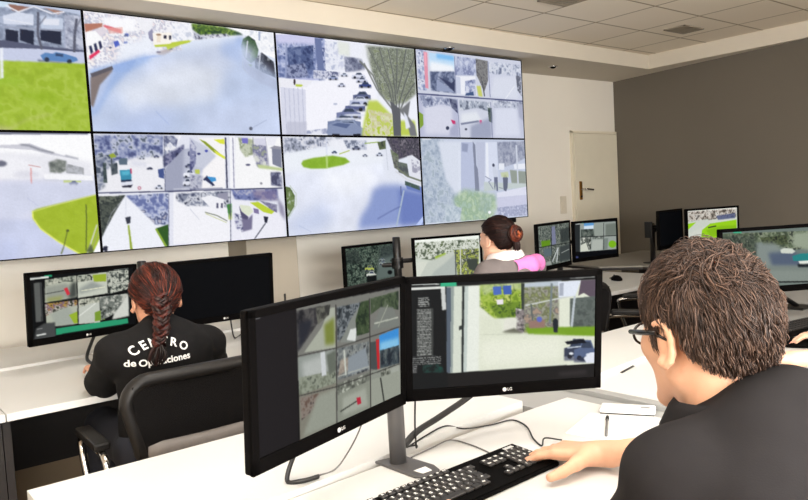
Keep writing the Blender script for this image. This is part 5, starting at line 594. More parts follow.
monitor_stand('black pole between the switched-off monitor and the six-view monitor', (1.085, -.50), 1.128, [M1, M2], DZ + .002)
monitor_stand('tall black pole between the dark street monitor and the bright street one', (2.748, -.24), 1.112, [M3, M4], DZ + .012, r=.024)
monitor_stand('black pole between the two four-way monitors near the door', (3.93, -.55), 1.02, [M5, M6], DZ + .002)
monitor_stand('black pole behind the dark monitor by the grey wall', (4.90, -.66), 1.06, [M7], .757)
monitor_stand('black pole behind the monitor with the green verge', (5.08, -.93), 1.04, [M8], .757)
# bracket on the far side of the turned monitor's pole
t = thing('wall_bracket_arm', 'small black bracket sticking out left of the dark turned monitor', 'bracket', (4.80, -.735, 1.02))
box('bracket_plate', -.075, -.062, -.03, .03, -.06, .06, M_BLACKMETAL, t, bev=.003)
tube('bracket_bar', [(-.065, 0, .02), (.06, .03, .02), (.165, .04, 0)], .012, M_BLACKMETAL, t)
t = thing('computer_mouse', 'black mouse on the white desk in front of the grey corner desk', 'computer mouse', (4.08, -.90, DZ), (0, 0, -.5))
def mouse_parts(t, cable=True):
    V = Vol(axis(-.04, .04, .004), axis(-.065, .065, .004), axis(-.005, .045, .003))
    V.ell((0, 0, .006), (.031, .056, .030)); V.plane_cut((0, 0, .001), (0, 0, -1))
    v, f = V.mesh(); from_np('mouse_body', v, f, M_CASE, t)
    from_bm('scroll_wheel', lathe_bm(bmesh.new(), [(.006, -.003), (.008, 0), (.006, .003)], 12, Matrix.Translation((0, .034, .030)) @ Matrix.Rotation(PI / 2, 4, 'Y')), M_CHAIR, t)
    if cable: tube('cord', smooth_path([(0, .055, .008), (.0, .10, .004), (.03, .15, .003), (.10, .19, .003)]), .0022, M_CABLE, t)
mouse_parts(t)
def cable(name, label, pts, r, m=M_CABLE, flat=1., n=8, cat='cable'):
    o = tube(name, smooth_path(pts, n), r, m, None, 8, False, flat); tag(o, label, cat); return o
ZL = DZ + .0125
cable('monitor_cable', 'black cable curving down from the six-view monitor to the desk', [(.86, -.55, .86), (.845, -.50, .80), (.80, -.58, .745), (.81, -.70, DZ + .006), (.82, -.76, DZ + .006)], .007)
cable('thin_cable', 'thin grey cord hanging below the switched-off monitor', [(1.40, -.70, .86), (1.42, -.66, .80), (1.46, -.60, DZ + .004), (1.54, -.52, DZ + .003), (1.62, -.48, DZ + .003)], .0035)
t = thing('antenna_stub', 'short black stick standing on the desk before the column', 'antenna', (1.966, -.2, DZ + .012))
tube('rod', [(0, 0, .004), (0, 0, .115)], .006, M_BLACKMETAL, t)
box('foot', -.02, .02, -.02, .02, 0, .008, M_BLACKMETAL, t, bev=.002)

# ------------------------------------------------------------------ front desks
t = thing('front_desk', 'white desk the man in the charcoal polo works at', 'desk', (.95, -2.45, 0), group='desks of the front row')
def loc(pts): return [(x - .95, y + 2.45) for x, y in pts]
prism('worktop', loc([(.284, -2.95), (1.65, -2.95), (1.65, -2.412), (1.50, -2.412), (.284, -2.48)]), DZ - .025, DZ, M_WHITE, t, .0015)
prism('rear_ledge', loc([(.284, -2.487), (.80, -2.440), (1.511, -2.362), (1.511, -2.0), (.284, -2.0)]), DZ - .025, DZ + .011, M_WHITE, t, .0015)
box('modesty_panel', -.64, .56, .36, .38, .12, DZ - .026, M_DARKPANEL, t)
for x in (-.65, .66): box('side_panel', x - .012, x + .012, -.42, .40, 0, DZ - .026, M_GREYLAM, t)
t = thing('divider_strip', 'grey strip and corner plate joining the two front desks', 'desk divider', (1.65, -2.4, 0))
q = lambda pts: [(x - 1.65, y + 2.4) for x, y in pts]
prism('corner_plate', q([(1.513, -2.411), (1.708, -2.411), (1.708, -2.0), (1.513, -2.0)]), DZ - .03, DZ - .004, M_GREYLAM, t)
prism('lower_strip', q([(1.652, -2.95), (1.709, -2.95), (1.709, -2.412), (1.652, -2.412)]), DZ - .03, DZ - .003, M_GREYLAM, t)
prism('upper_strip', q([(1.710, -2.95), (1.748, -2.95), (1.748, -2.0), (1.710, -2.0)]), .02, DZ + .012, M_GREYLAM, t, .002)
t = thing('front_desk', 'white desk beyond the grey strip, with a dark cable slot', 'desk', (2.45, -2.45, 0), group='desks of the front row')
def loc(pts): return [(x - 2.45, y + 2.45) for x, y in pts]
prism('worktop', loc([(1.750, -2.87), (3.10, -2.87), (3.10, -2.2), (2.235, -2.303), (1.750, -2.350)]), DZ - .025, DZ, M_WHITE, t, .0015)
prism('rear_ledge', loc([(1.750, -2.357), (2.235, -2.310), (3.10, -2.207), (3.10, -1.93), (1.750, -1.95)]), DZ - .025, DZ + .011, M_WHITE, t, .0015)
prism('cable_slot', loc([(1.985, -2.372), (2.09, -2.350), (2.093, -2.340), (1.988, -2.362)]), DZ + .001, DZ + .0025, M_DARKPANEL, t)
box('modesty_panel', -.66, .62, .36, .38, .12, DZ - .026, M_DARKPANEL, t)
for x in (-.66, .62): box('side_panel', x - .012, x + .012, -.38, .40, 0, DZ - .026, M_GREYLAM, t)
t = thing('front_desk', 'grey desk end under the far right monitor', 'desk', (3.8, -2.45, 0), group='desks of the front row')
box('worktop', -.695, .65, -.42, .50, DZ - .025, DZ, M_GREYLAM, t, bev=.002)
box('modesty_panel', -.66, .62, .38, .40, .12, DZ - .026, M_DARKPANEL, t)
for x in (-.66, .62): box('side_panel', x - .012, x + .012, -.40, .42, 0, DZ - .026, M_GREYLAM, t)

FL = monitor('large dark-edged front monitor turned left, mosaic of street views on its right half', (.7415, -2.5845, 1.0175), .293, -.066, .010, .468, .290, pic=PICS['fl'](), logo=True)
FR = monitor('front monitor facing the camera, two white posts and a street with cars', (1.197, -2.605, 1.006), -.510, -.062, -.028, pic=PICS['fr'](), logo=True)
M9 = monitor('black monitor at the right edge behind the man\'s head, street with a teal car', (3.156, -2.328, .991), -.543, pic=PICS['m9']())
def front_plate(t):
    pts = [(-.035, .045), (.035, .03), (.045, -.075), (.035, -.105), (.012, -.118), (-.012, -.115), (-.03, -.095)]
    hole = [(-.012, -.070), (.022, -.070), (.018, -.098), (-.008, -.098)]
    b = bmesh.new(); prism_bm(b, pts, 0, .006); bmesh.ops.bevel(b, geom=[e for e in b.edges], offset=.0012, segments=1, affect='EDGES')
    p = from_bm('base_plate', b, M_STAND, t)
    prism('plate_label', hole, .006, .0068, M_PAPER, p)
t = monitor_stand('dark grey pole carrying the two big front monitors', (.967, -2.468), 1.03, [], DZ, M_STAND, .0195, front_plate, None)
for q_ in (FL, FR):
    p = back_point(q_) - Vector((.967, -2.468, DZ))
    a = bmesh.new(); tube_bm(a, [(0, .012, p.z), (p.x * .55, p.y * .6 + .05, p.z), p], .012, 8); from_bm('arm', a, M_STAND, t)
t = thing('monitor_stand', 'black slanted leg under the far right monitor', 'monitor stand', (3.40, -2.24, DZ))
tube('leg', [(-.10, .05, .20), (.0, .02, .10), (.12, -.04, .012)], .011, M_BLACKMETAL, t)
box('arm', -.20, -.08, -.035, .06, .17, .23, M_BLACKMETAL, t, bev=.004)
box('base_plate', .06, .18, -.09, .02, 0, .012, M_BLACKMETAL, t, bev=.003)

cable('thick_cable', 'thick flat black cable rising from the grey pole behind the right front monitor', [(1.008, -2.440, .752), (1.06, -2.43, .772), (1.14, -2.43, .792), (1.25, -2.43, .825), (1.32, -2.44, .88)], .011, M_CABLE, .5)
cable('thin_cable', 'thin dark cord hanging straight down beside the grey pole', [(1.035, -2.46, .875), (1.037, -2.45, .80), (1.045, -2.44, .74), (1.052, -2.43, ZL + .002), (1.01, -2.42, ZL + .002)], .0022)
cable('keyboard_cable', 'thin grey cord lying from the grey pole to the keyboard', [(1.01, -2.462, DZ + .003), (1.09, -2.448, DZ + .003), (1.155, -2.440, DZ + .003), (1.165, -2.50, DZ + .003), (1.155, -2.575, DZ + .003), (1.13, -2.62, DZ + .006)], .0018, M_GREYCABLE)
cable('mouse_cable', 'thin dark cord looping over the ledge step towards the man\'s hand', [(1.03, -2.425, ZL + .001), (1.11, -2.395, ZL + .001), (1.20, -2.372, ZL + .001), (1.235, -2.41, DZ + .006), (1.31, -2.432, DZ + .003), (1.376, -2.446, DZ + .003), (1.36, -2.51, DZ + .003), (1.30, -2.585, DZ + .003), (1.272, -2.636, DZ + .004), (1.300, -2.622, DZ + .012), (1.330, -2.650, DZ + .006)], .0020)
cable('strap_cable', 'thick black cable looped under the left front monitor', [(.80, -2.50, .90), (.755, -2.44, .85), (.735, -2.40, .79), (.715, -2.40, DZ + .016), (.735, -2.425, DZ + .016), (.775, -2.43, DZ + .016)], .0085, M_CABLE, .6)
cable('thin_cable', 'thin grey cord dangling below the middle of the left front monitor', [(.87, -2.50, .90), (.862, -2.47, .83), (.852, -2.43, .77), (.825, -2.418, DZ + .014), (.78, -2.418, DZ + .013)], .0018, M_GREYCABLE)

# keyboard
KW, KD = .455, .138
t = thing('keyboard', 'black keyboard with white lettering under the man\'s hands', 'keyboard', (.976, -2.683, DZ), (0, 0, .035))
b = bmesh.new(); prism_bm(b, [(-KD / 2, 0), (KD / 2, 0), (KD / 2, .022), (-KD / 2, .012)], -KW / 2, KW / 2)
bmesh.ops.transform(b, matrix=Matrix(((0, 0, 1, 0), (1, 0, 0, 0), (0, 1, 0, 0), (0, 0, 0, 1))), verts=b.verts)
bmesh.ops.bevel(b, geom=list(b.edges), offset=.003, segments=2, affect='EDGES')
from_bm('keyboard_case', b, M_CASE, t)
ang = math.atan2(.010, KD); R_k = Euler((ang, 0, 0))
def key(x, y, w, txt):
    z = .012 + .010 * (y + KD / 2) / KD
    k = from_bm('key', box_bm(bmesh.new(), -w / 2, w / 2, -.0078, .0078, 0, .0062, .0018, 1), M_KEY, t); k.location = (x, y, z); k.rotation_euler = R_k
    if txt:
        tb = text_bm(txt, .0098 if len(txt) == 1 else .0062, .0002, 'CENTER', .0003)
        bmesh.ops.translate(tb, vec=(-.001, .0012, .0064), verts=tb.verts); from_bm('key_print', tb, M_LEGEND, k)
ROWS = [(.055, [('Esc', 1), ('', .6)] + [('F%d' % i, 1) for i in range(1, 11)] + [('', -.5)]),
        (.033, [(c, 1) for c in '|1234567890?='] + [('<-', 1.6)]), (.0155, [('->', 1.4)] + [(c, 1) for c in 'QWERTYUIOP+'] + [('J', 1.5)]),
        (-.002, [('Caps', 1.7)] + [(c, 1) for c in 'ASDFGHJKL{}'] + [('', 1.2)]), (-.0195, [('^', 1.3)] + [(c, 1) for c in '<ZXCVBNM,.-'] + [('^', 1.8)]),
        (-.037, [('Ctl', 1.3), ('Alt', 1.3), ('', 6.6), ('Alt', 1.3), ('', 1.2), ('Ctl', 1.4)])]
x0 = -KW / 2 + .012; U_ = .0188
for y, ks in ROWS:
    x = x0
    for s_, w in ks:
        if w == .6 and s_ == '': x += w * U_; continue
        if w < 0: continue
        key(x + w * U_ / 2, y, w * U_ - .0026, s_); x += w * U_
for ri, y in enumerate((.033, .0155)):
    for ci in range(3): key(KW / 2 - .134 + U_ * ci, y, .0162, (('Ins', 'Hm', 'Up'), ('Del', 'End', 'Dn'))[ri][ci])
key(KW / 2 - .134 + U_, -.0195, .0162, '^')
for ci in range(3): key(KW / 2 - .134 + U_ * ci, -.037, .0162, '<v>'[ci])
for ri, y in enumerate((.033, .0155, -.002, -.0195, -.037)):
    for ci in range(4 if ri < 4 else 3): key(KW / 2 - .0735 + U_ * .95 * ci, y, .0158, '7/*-456+123=0.,'[(ri * 4 + ci) % 15] if ri else '#/*-'[ci])
box('badge', KW / 2 - .045, KW / 2 - .015, .050, .060, .0205, .0222, M_LOGO, t, bev=.0005)

# notebook, pen, phone, mouse cable arc
t = thing('paper_sheet', 'blank white sheet lying on the desk under the pen', 'paper', (1.49, -2.655, DZ + .0005), (0, 0, .15))
prism('sheet', [(-.10, .055), (.085, .085), (.10, -.085), (-.085, -.075)], 0, .0012, M_PAPER, t)
prism('under_sheet', [(-.095, .045), (.075, .075), (.112, -.09), (-.078, -.082)], -.0004, 0, M_PAPER, t)
t = thing('pen', 'dark-tipped slim pen lying on the white sheet', 'pen', (1.49, -2.665, DZ + .006), (0, 0, .6))
R_ = Matrix.Rotation(PI / 2, 4, 'Y')
from_bm('barrel', lathe_bm(bmesh.new(), [(.0035, -.075), (.0035, .055)], 12, R_), M_GREYCABLE, t, True)
from_bm('cap', lathe_bm(bmesh.new(), [(.0046, .05), (.0046, .075), (.002, .082)], 12, R_), M_BLACKMETAL, t, True)
t = thing('white_handset', 'flat white handset with a small grey button, beside the grey strip', 'phone', (1.640, -2.625, DZ), (0, 0, -1.05))
box('body', -.072, .072, -.030, .030, 0, .014, M_WHITEPL, t, bev=.006, seg=3)
box('button', .034, .058, -.010, .008, .0138, .0146, M_GREYLAM, t, bev=.0006)
box('dark_base_edge', -.070, .070, -.031, .029, .0, .003, M_CHAIR, t, bev=.001)

# ------------------------------------------------------------------ chairs
def office_chair(label, loc, rz=0., back_top=.86, back_bot=.56, backm=M_MESHFAB, framem=M_CHAIR, arms=True, lumbar=M_LUMBAR, width=.46, back_y=-.26, arm_z=0., arm_x=.30, group='black office chairs'):
    t = thing('office_chair', label, 'office chair', loc, (0, 0, rz), group)
    w = width / 2; y = back_y
    P = []
    r = .07
    for cx, cz, a0 in ((w - r, back_top - r, 0), (-w + r, back_top - r, 90), (-w + r + .03, back_bot + r, 180), (w - r - .03, back_bot + r, 270)):
        for k in range(7):
            a = math.radians(a0 + 15 * k); P.append((cx + r * math.cos(a), y - .02 * math.sin((cx + r * math.cos(a)) / w * 1.5) ** 2 * 0 - .05 * (cz + r * math.sin(a) - back_bot), cz + r * math.sin(a)))
    tube('back_frame', P, .021, framem, t, 12, True, 1.25)
    V = []; F = []
    nx, nz = 13, 11
    for j in range(nz):
        for i in range(nx):
            x = (-w + .012) + (2 * w - .024) * i / (nx - 1); z = back_bot + .01 + (back_top - back_bot - .02) * j / (nz - 1)
            V.append((x * (1 - .06 * (1 - j / (nz - 1))), y - .05 * (z - back_bot) + .02 * (1 - (x / w) ** 2) - .02, z))
    for s_ in (0, 1):
        pass
    n0 = len(V); V += [(a, b_ - .006, c) for a, b_, c in V]
    for j in range(nz - 1):
        for i in range(nx - 1):
            a = j * nx + i; F.append((a, a + 1, a + nx + 1, a + nx)); F.append((n0 + a, n0 + a + nx, n0 + a + nx + 1, n0 + a + 1))
    from_np('back_mesh', V, F, backm, t)
    if lumbar is not None:
        b = bmesh.new(); L = []
        for i in range(9):
            x = (-w + .05) + (2 * w - .10) * i / 8; L.append((x, y - .012 - .012 * (1 - (x / w) ** 2), back_bot + .05 - .012 * (1 - (x / w) ** 2)))
        tube_bm(b, L, .034, 10, False, 1.0)
        bmesh.ops.scale(b, vec=(1, .55, 1.0), space=Matrix.Translation((0, -y, -back_bot - .04)), verts=b.verts)
        from_bm('lumbar_band', b, lumbar, t, True)
    S = Vol(axis(-.28, .28, .012), axis(-.30, .30, .012), axis(.38, .50, .008))
    S.ell((0, .02, .435), (.245, .25, .042)); v, f = S.mesh(); from_np('seat', v, f, M_MESHFAB, t)
    tube('back_post', [(0, -.18, .40), (0, y - .0, .42), (0, y - .02, back_bot + .02)], .022, framem, t)
    from_bm('gas_lift', lathe_bm(bmesh.new(), [(.03, .10), (.03, .25), (.02, .25), (.02, .40)], 16), M_BLACKMETAL, t, True)
    bs = bmesh.new(); lathe_bm(bs, [(.045, .07), (.045, .12)], 16)
    for k in range(5):
        a = 2 * PI * k / 5 + .3; tube_bm(bs, [(0, 0, .105), (.15 * math.cos(a), .15 * math.sin(a), .095), (.29 * math.cos(a), .29 * math.sin(a), .075)], [.024, .02, .015], 8)
    from_bm('star_base', bs, M_BLACKMETAL, t)
    for k in range(5):
        a = 2 * PI * k / 5 + .3
        from_bm('caster', lathe_bm(bmesh.new(), [(.02, -.018), (.027, -.012), (.027, .012), (.02, .018)], 14, Matrix.Translation((.29 * math.cos(a), .29 * math.sin(a), .028)) @ Matrix.Rotation(PI / 2, 4, 'X')), M_CASE, t)
    if arms:
        for sx in (-1, 1):
            x = sx * arm_x; q_ = arm_z
            a = tube('armrest', smooth_path([(sx * .235, -.16, .44), (x, -.17, .47), (x, -.15, .65 + q_), (x, -.08, .685 + q_), (x, .12, .685 + q_), (x, .16, .64 + q_), (x, .10, .46), (sx * .235, .08, .44)], 6), .0125, M_CHROME, t, 10)
            box('arm_pad', x - .026, x + .026, -.12, .13, .692 + q_, .718 + q_, M_CHAIR, a, bev=.008)
    return t
office_chair('black mesh-back chair with thick rounded frame under the woman with the braid', (.862, -1.345, 0), -.03, back_top=.842, back_bot=.575, width=.445, arm_z=-.080, arm_x=.262)
office_chair('black chair under the woman with the bun, behind the front monitor', (2.80, -1.30, 0), 0, back_top=.86)
office_chair('empty black chair in the gap behind the front monitor', (3.42, -1.52, 0), .5, back_top=.88, lumbar=None)

# ------------------------------------------------------------------ people
def frame(yaw, pitch=0., roll=0.):
    """rows: right, forward, up of a head or chest turned 'yaw' degrees to its right and nodding 'pitch' degrees down"""
    y, p, r = map(math.radians, (yaw, pitch, roll))
    F = np.array([math.sin(y) * math.cos(p), math.cos(y) * math.cos(p), -math.sin(p)])
    R = np.cross(F, [0, 0, 1]); R /= np.linalg.norm(R); U = np.cross(R, F)
    R, U = R * math.cos(r) + U * math.sin(r), U * math.cos(r) - R * math.sin(r)
    return np.array([R, F, U])

def head_sdf(V, c, A, s=1., fem=False):
    c = np.array(c, float); g = 0. if fem else .008
    P = lambda *l: c + s * (np.array(l) @ A)
    E = lambda l, r, k=.012, op='add': V.ell(P(*l), np.array(r) * s, A, k, op)
    C = lambda a, b, ra, rb=None, k=.012, op='add': V.cone(P(*a), P(*b), ra * s, (rb if rb is not None else ra) * s, k, op)
    E((0, -.012, .035), (.074, .094, .086))
    E((0, .030 + g, -.025), (.060, .060, .082), .025)
    w = .046 if not fem else .042
    for sx in (-1, 1):
        C((sx * w, .005, -.055), (sx * .018, .073 + g, -.098), .022, .018, .02)     # jaw
        C((sx * .042, .062, -.018), (sx * .05, .02, -.02), .018, .018, .02)     # cheek
        C((sx * .014, .083, .026), (sx * .042, .072, .026), .010, .009, .012)   # brow
    C((0, .080 + g, -.098), (0, .078 + g, -.104), .018, .018, .015)
    C((0, .086 + g, .020), (0, .108 + g, -.026), .008, .011, .010)                      # nose
    for sx in (-1, 1): C((sx * .010, .100, -.030), (sx * .012, .094, -.030), .008, .007, .006)
    E((0, .091, -.056), (.022, .010, .006), .006); E((0, .089, -.067), (.020, .010, .007), .006)
    for sx in (-1, 1):
        E((sx * .031, .090, .004), (.017, .014, .011), .008, 'cut')
        E((sx * .031, .078, .004), (.0135, .0125, .0125), .004)
        # ear: rim, lobe, hollow
        ring = [(.002 + .017 * math.sin(a), -.008 + .030 * math.cos(a)) for a in np.linspace(-.5, 3.6, 9)]
        pts = [(sx * (.077 + .012 * max(0, -math.sin(a) * .3 + .6)), -.014 - y * 1.0, z) for (y, z), a in zip(ring, np.linspace(-.5, 3.6, 9))]
        for a, b in zip(pts, pts[1:]): C(a, b, .0052, .0052, .004)
        E((sx * .076, -.012, -.010), (.008, .015, .027), .006)
        E((sx * .082, -.010, -.036), (.006, .009, .011), .005)
    return P

def hand_sdf(V, wrist, F, N, thumb, curl=.35, s=1., spread=.10, thumb_dir=None):
    """F finger direction, N back-of-hand normal, thumb = +1/-1 side along S = F x N; returns fingertips"""
    F = np.array(F, float); F /= np.linalg.norm(F); N = np.array(N, float); N -= F * (N @ F); N /= np.linalg.norm(N)
    S = np.cross(F, N) * thumb
    w = np.array(wrist, float); tips = []
    V.cone(w - F * .02, w + F * .02, .024 * s, .022 * s, .012)
    lens = [.070, .078, .072, .056]; rad = [.0088, .009, .0085, .0075]
    for i in range(4):
        off = (.030 - .020 * i)
        k = w + F * (.088 - .004 * abs(i - 1)) * s + S * off * s + N * .004
        V.cone(w + S * off * .55 * s + F * .012, k, .015 * s, .0115 * s, .014)
        d = F + S * spread * (1.3 - i); d /= np.linalg.norm(d)
        p = k; L = lens[i] * s; r = rad[i] * s; ang = curl * (.7 + .12 * i)
        for j, (fr, rr) in enumerate(((.46, .95), (.31, .86), (.23, .74))):
            a = ang * (1 if j == 0 else 1.15)
            d = d * math.cos(a) - N * math.sin(a) if j else d * math.cos(a * .6) - N * math.sin(a * .6)
            # keep N turning with the finger
            q = p + d / np.linalg.norm(d) * L * fr
            V.cone(p, q, r * (1 if j == 0 else .93 if j == 1 else .86), r * rr, .0035)
            p = q
        tips.append((p, d / np.linalg.norm(d)))
    # thumb leaves the side of the palm near its base
    td = np.array(thumb_dir, float) if thumb_dir is not None else F * .62 + S * .72 - N * .22
    td /= np.linalg.norm(td)
    a = w + F * .022 * s + S * .020 * s
    b = a + (td * .7 + S * .3) / np.linalg.norm(td * .7 + S * .3) * .042 * s; c = b + td * .036 * s
    d3 = td + F * .25; d3 /= np.linalg.norm(d3); d = c + d3 * .028 * s
    V.cone(a, b, .018 * s, .0135 * s, .014); V.cone(b, c, .0125 * s, .0105 * s, .006); V.cone(c, d, .0108 * s, .0088 * s, .003)
    tips.append((d, d3))
    return tips, N

def nail_objs(tips, N, parent):
    for p, d in tips:
        n = np.array(N) - d * (np.array(N) @ d); n /= np.linalg.norm(n); sd = np.cross(d, n)
        V = []; c = p + n * .0062 + d * .001
        for u in np.linspace(-1, 1, 5):
            for v in np.linspace(-1, 1, 5):
                V.append(c + sd * u * .0048 + d * v * .0055 - n * (.0022 * u * u + .0008 * v * v) + n * .0012)
        F = [(i * 5 + j, i * 5 + j + 1, (i + 1) * 5 + j + 1, (i + 1) * 5 + j) for i in range(4) for j in range(4)]
        from_np('fingernail', V, F, M_NAIL, parent)

def body(name, label, J, A, m, xs, ys, zs, s=1., fem=False, hands=None, slim=1.):
    """one continuous skin surface from head to toe, seated"""
    V = Vol(xs, ys, zs)
    n = lambda k: np.array(J[k], float)
    hd = n('head'); nb = n('neck')
    head_sdf(V, hd, A, s, fem)
    P = lambda *l: hd + s * (np.array(l) @ A)
    r = .053 * (.86 if fem else 1.08)
    V.cone(P(0, -.022, -.05), nb + (0, 0, -.02), r, r * 1.08, .025)
    ch, hp = n('chest'), n('hip')
    sl = slim
    V.cone(nb + (0, 0, -.05), ch, .06 * sl, .115 * sl, .05)
    V.ell(ch, (.145 * sl, .095 * sl, .15), None, .05); V.cone(ch, hp, .11 * sl, .12 * sl, .06)
    for sd in 'LR':
        V.cone(nb + (0, 0, -.035), n('sh' + sd), .042, .048, .03)
        V.cone(n('sh' + sd), n('el' + sd), .046 * sl, .037 * sl, .02); V.cone(n('el' + sd), n('wr' + sd), .038 * sl, .025 * sl, .012)
        V.cone(hp + ((-.08 if sd == 'L' else .08), 0, 0), n('kn' + sd), .075, .052, .04); V.cone(n('kn' + sd), n('an' + sd), .052, .036, .02)
        V.cone(n('an' + sd), n('an' + sd) + (0, .14, -.045), .036, .026, .015)
    allt = []
    for sd, kw in (hands or {}).items():
        t, N = hand_sdf(V, n('wr' + sd), **kw); allt.append((t, N))
    v, f = V.mesh(); v = smooth_verts(v, f, 1)
    o = from_np(name, v, f, m); tag(o, label, 'person')
    for t, N in allt: nail_objs(t, N, o)
    for sx in (-1, 1):
        e = bmesh.new(); bmesh.ops.create_uvsphere(e, u_segments=16, v_segments=10, radius=.0125 * s)
        bmesh.ops.translate(e, vec=Vector(P(sx * .031, .0815, .004)), verts=e.verts)
        eo = from_bm('eye', e, M_EYE, o, True)
        e = bmesh.new(); bmesh.ops.create_uvsphere(e, u_segments=12, v_segments=8, radius=.006 * s)
        bmesh.ops.translate(e, vec=Vector(P(sx * .031, .0895, .004)), verts=e.verts)
        from_bm('iris', e, M_IRIS, eo, True)
    return o, P

def lower_wear(J, o, m=None):
    n = lambda k: np.array(J[k], float); hp = n('hip')
    V = Vol(axis(hp[0] - .36, hp[0] + .36, .013), axis(hp[1] - .24, hp[1] + .80, .013), axis(.0, hp[2] + .2, .013))
    V.ell(hp + (0, .0, .01), (.185, .135, .13), None, .03)
    for sd in 'LR':
        sx = -.085 if sd == 'L' else .085
        V.cone(hp + (sx, 0, 0), n('kn' + sd), .092, .068, .04); V.cone(n('kn' + sd), n('an' + sd) + (0, 0, .0), .068, .052, .02)
    v, f = V.mesh(); from_np('trousers', v, f, m or M_TROUSER, o)
    for sd in 'LR':
        a = n('an' + sd)
        V = Vol(axis(a[0] - .06, a[0] + .06, .008), axis(a[1] - .1, a[1] + .24, .008), axis(0, a[2] + .05, .008))
        V.ell((a[0], a[1] + .07, .035), (.047, .14, .045), None, .01); V.cone(a + (0, 0, .01), a + (0, .0, -.04), .05, .045, .02); V.plane_cut((0, 0, .004), (0, 0, -1))
        v, f = V.mesh(); from_np('shoe', v, f, M_SHOE, o)

def strands(name, c, r, A, mask, flow, n, L, w, cols, parent, lift=.0, seed=1, seg=6, noise=.15, clump=0., base=1.0, mesh_extra=None):
    """hair as thousands of tapered strands lying on the scalp ellipsoid"""
    g = np.random.default_rng(seed); c = np.array(c, float); r = np.array(r, float)
    U = g.normal(size=(n * 6, 3)); U /= np.linalg.norm(U, axis=1)[:, None]
    U = U[mask(U)][:n]; n = len(U)
    path = []; off = base + g.uniform(-.035, .02, n); len_ = L * g.uniform(.6, 1.2, n) * np.clip(.55 + .6 * (U[:, 2] + .2), .4, 1)
    lf = lift * g.uniform(-.2, 1.2, n)
    nv = g.normal(size=(n, 3)) * noise
    if clump:
        cid = g.integers(0, max(2, n // 28), n); cc = U[g.integers(0, n, cid.max() + 1)]
        # neighbours share a bend
        d2 = ((U[:, None, :] - cc[None]) ** 2).sum(2) if n * len(cc) < 4e7 else None
        if d2 is not None:
            near = d2.argmin(1); cn = g.normal(size=(len(cc), 3)) * clump; nv = nv + cn[near]; off = off + (g.uniform(-.03, .05, len(cc)))[near]
    u = U.copy()
    for k in range(seg + 1):
        t = k / seg
        path.append(c + ((u * r) * (off + lf * math.sin(t * PI * .8))[:, None]) @ A)
        D = flow(u) + nv * (.5 + t)
        D -= u * (D * u).sum(1)[:, None]; D /= np.linalg.norm(D, axis=1)[:, None] + 1e-6
        u = u + D * (len_ / seg / r.mean())[:, None]; u /= np.linalg.norm(u, axis=1)[:, None]
    path = np.stack(path, 1)                                   # n, seg+1, 3
    T = np.gradient(path, axis=1); T /= np.linalg.norm(T, axis=2)[..., None] + 1e-9
    out = path - c; out /= np.linalg.norm(out, axis=2)[..., None]
    S = np.cross(T, out); S /= np.linalg.norm(S, axis=2)[..., None] + 1e-9; O = np.cross(S, T)
    wid = w * g.uniform(.6, 1.3, n)[:, None] * np.array([.7, 1, 1, .95, .8, .55, .12] if seg == 6 else np.linspace(1, .15, seg + 1))[None]
    V = np.stack([path + S * wid[..., None] * .5, path - S * wid[..., None] * .5, path + O * wid[..., None] * .45], 2)   # n,seg+1,3,3
    idx = np.arange(n * (seg + 1) * 3).reshape(n, seg + 1, 3)
    F = []
    for a, b in ((0, 1), (1, 2), (2, 0)): F.append(np.stack([idx[:, :-1, a], idx[:, :-1, b], idx[:, 1:, b], idx[:, 1:, a]], -1).reshape(-1, 4))
    C = lin(np.array(cols)); k = g.uniform(0, 1, n) ** 1.3
    k = np.clip(k, 0, .999) * (len(C) - 1); i0 = k.astype(int); cc_ = C[i0] + (C[i0 + 1] - C[i0]) * (k - i0)[:, None]
    col = np.repeat(cc_, (seg + 1) * 3, 0)
    return V.reshape(-1, 3), np.concatenate(F), col

def cap_sdf(c, r, A, mask, scale=.93, step=.005, extra=None):
    """closed hair mass under the strands"""
    R = max(r) + .02; c = np.array(c)
    V = Vol(axis(c[0] - R, c[0] + R, step), axis(c[1] - R, c[1] + R, step), axis(c[2] - R - .02, c[2] + R, step))
    V.ell(c, np.array(r) * scale, A, 0)
    P = np.stack(np.meshgrid(V.x, V.y, V.z, indexing='ij'), -1) - c
    Q = (P @ A.T) / np.array(r); Q /= np.linalg.norm(Q, axis=-1)[..., None] + 1e-9
    V.f = np.where(mask(Q), V.f, np.maximum(V.f, .004)).astype(np.float32)
    v, f = V.mesh(); return smooth_verts(v, f, 2), f

def hair_obj(name, parts, parent):
    V, F, C = [], [], []; n = 0
    for v, f, c in parts: V.append(v); F.append(f + n); C.append(c); n += len(v)
    return from_np(name, np.concatenate(V), np.concatenate(F), M_HAIR, parent, True, np.concatenate(C))

def tubes_np(paths, r, col, seg=5):
    bm = bmesh.new()
    for p, rr in zip(paths, r): tube_bm(bm, p, rr, seg)
    bmesh.ops.triangulate(bm, faces=[f for f in bm.faces if len(f.verts) > 4])
    bm.verts.index_update()
    v = np.array([x.co for x in bm.verts]); f = np.array([[x.index for x in q.verts] + ([q.verts[2].index] if len(q.verts) == 3 else []) for q in bm.faces if len(q.verts) in (4,)])
    bm.free(); return v, f

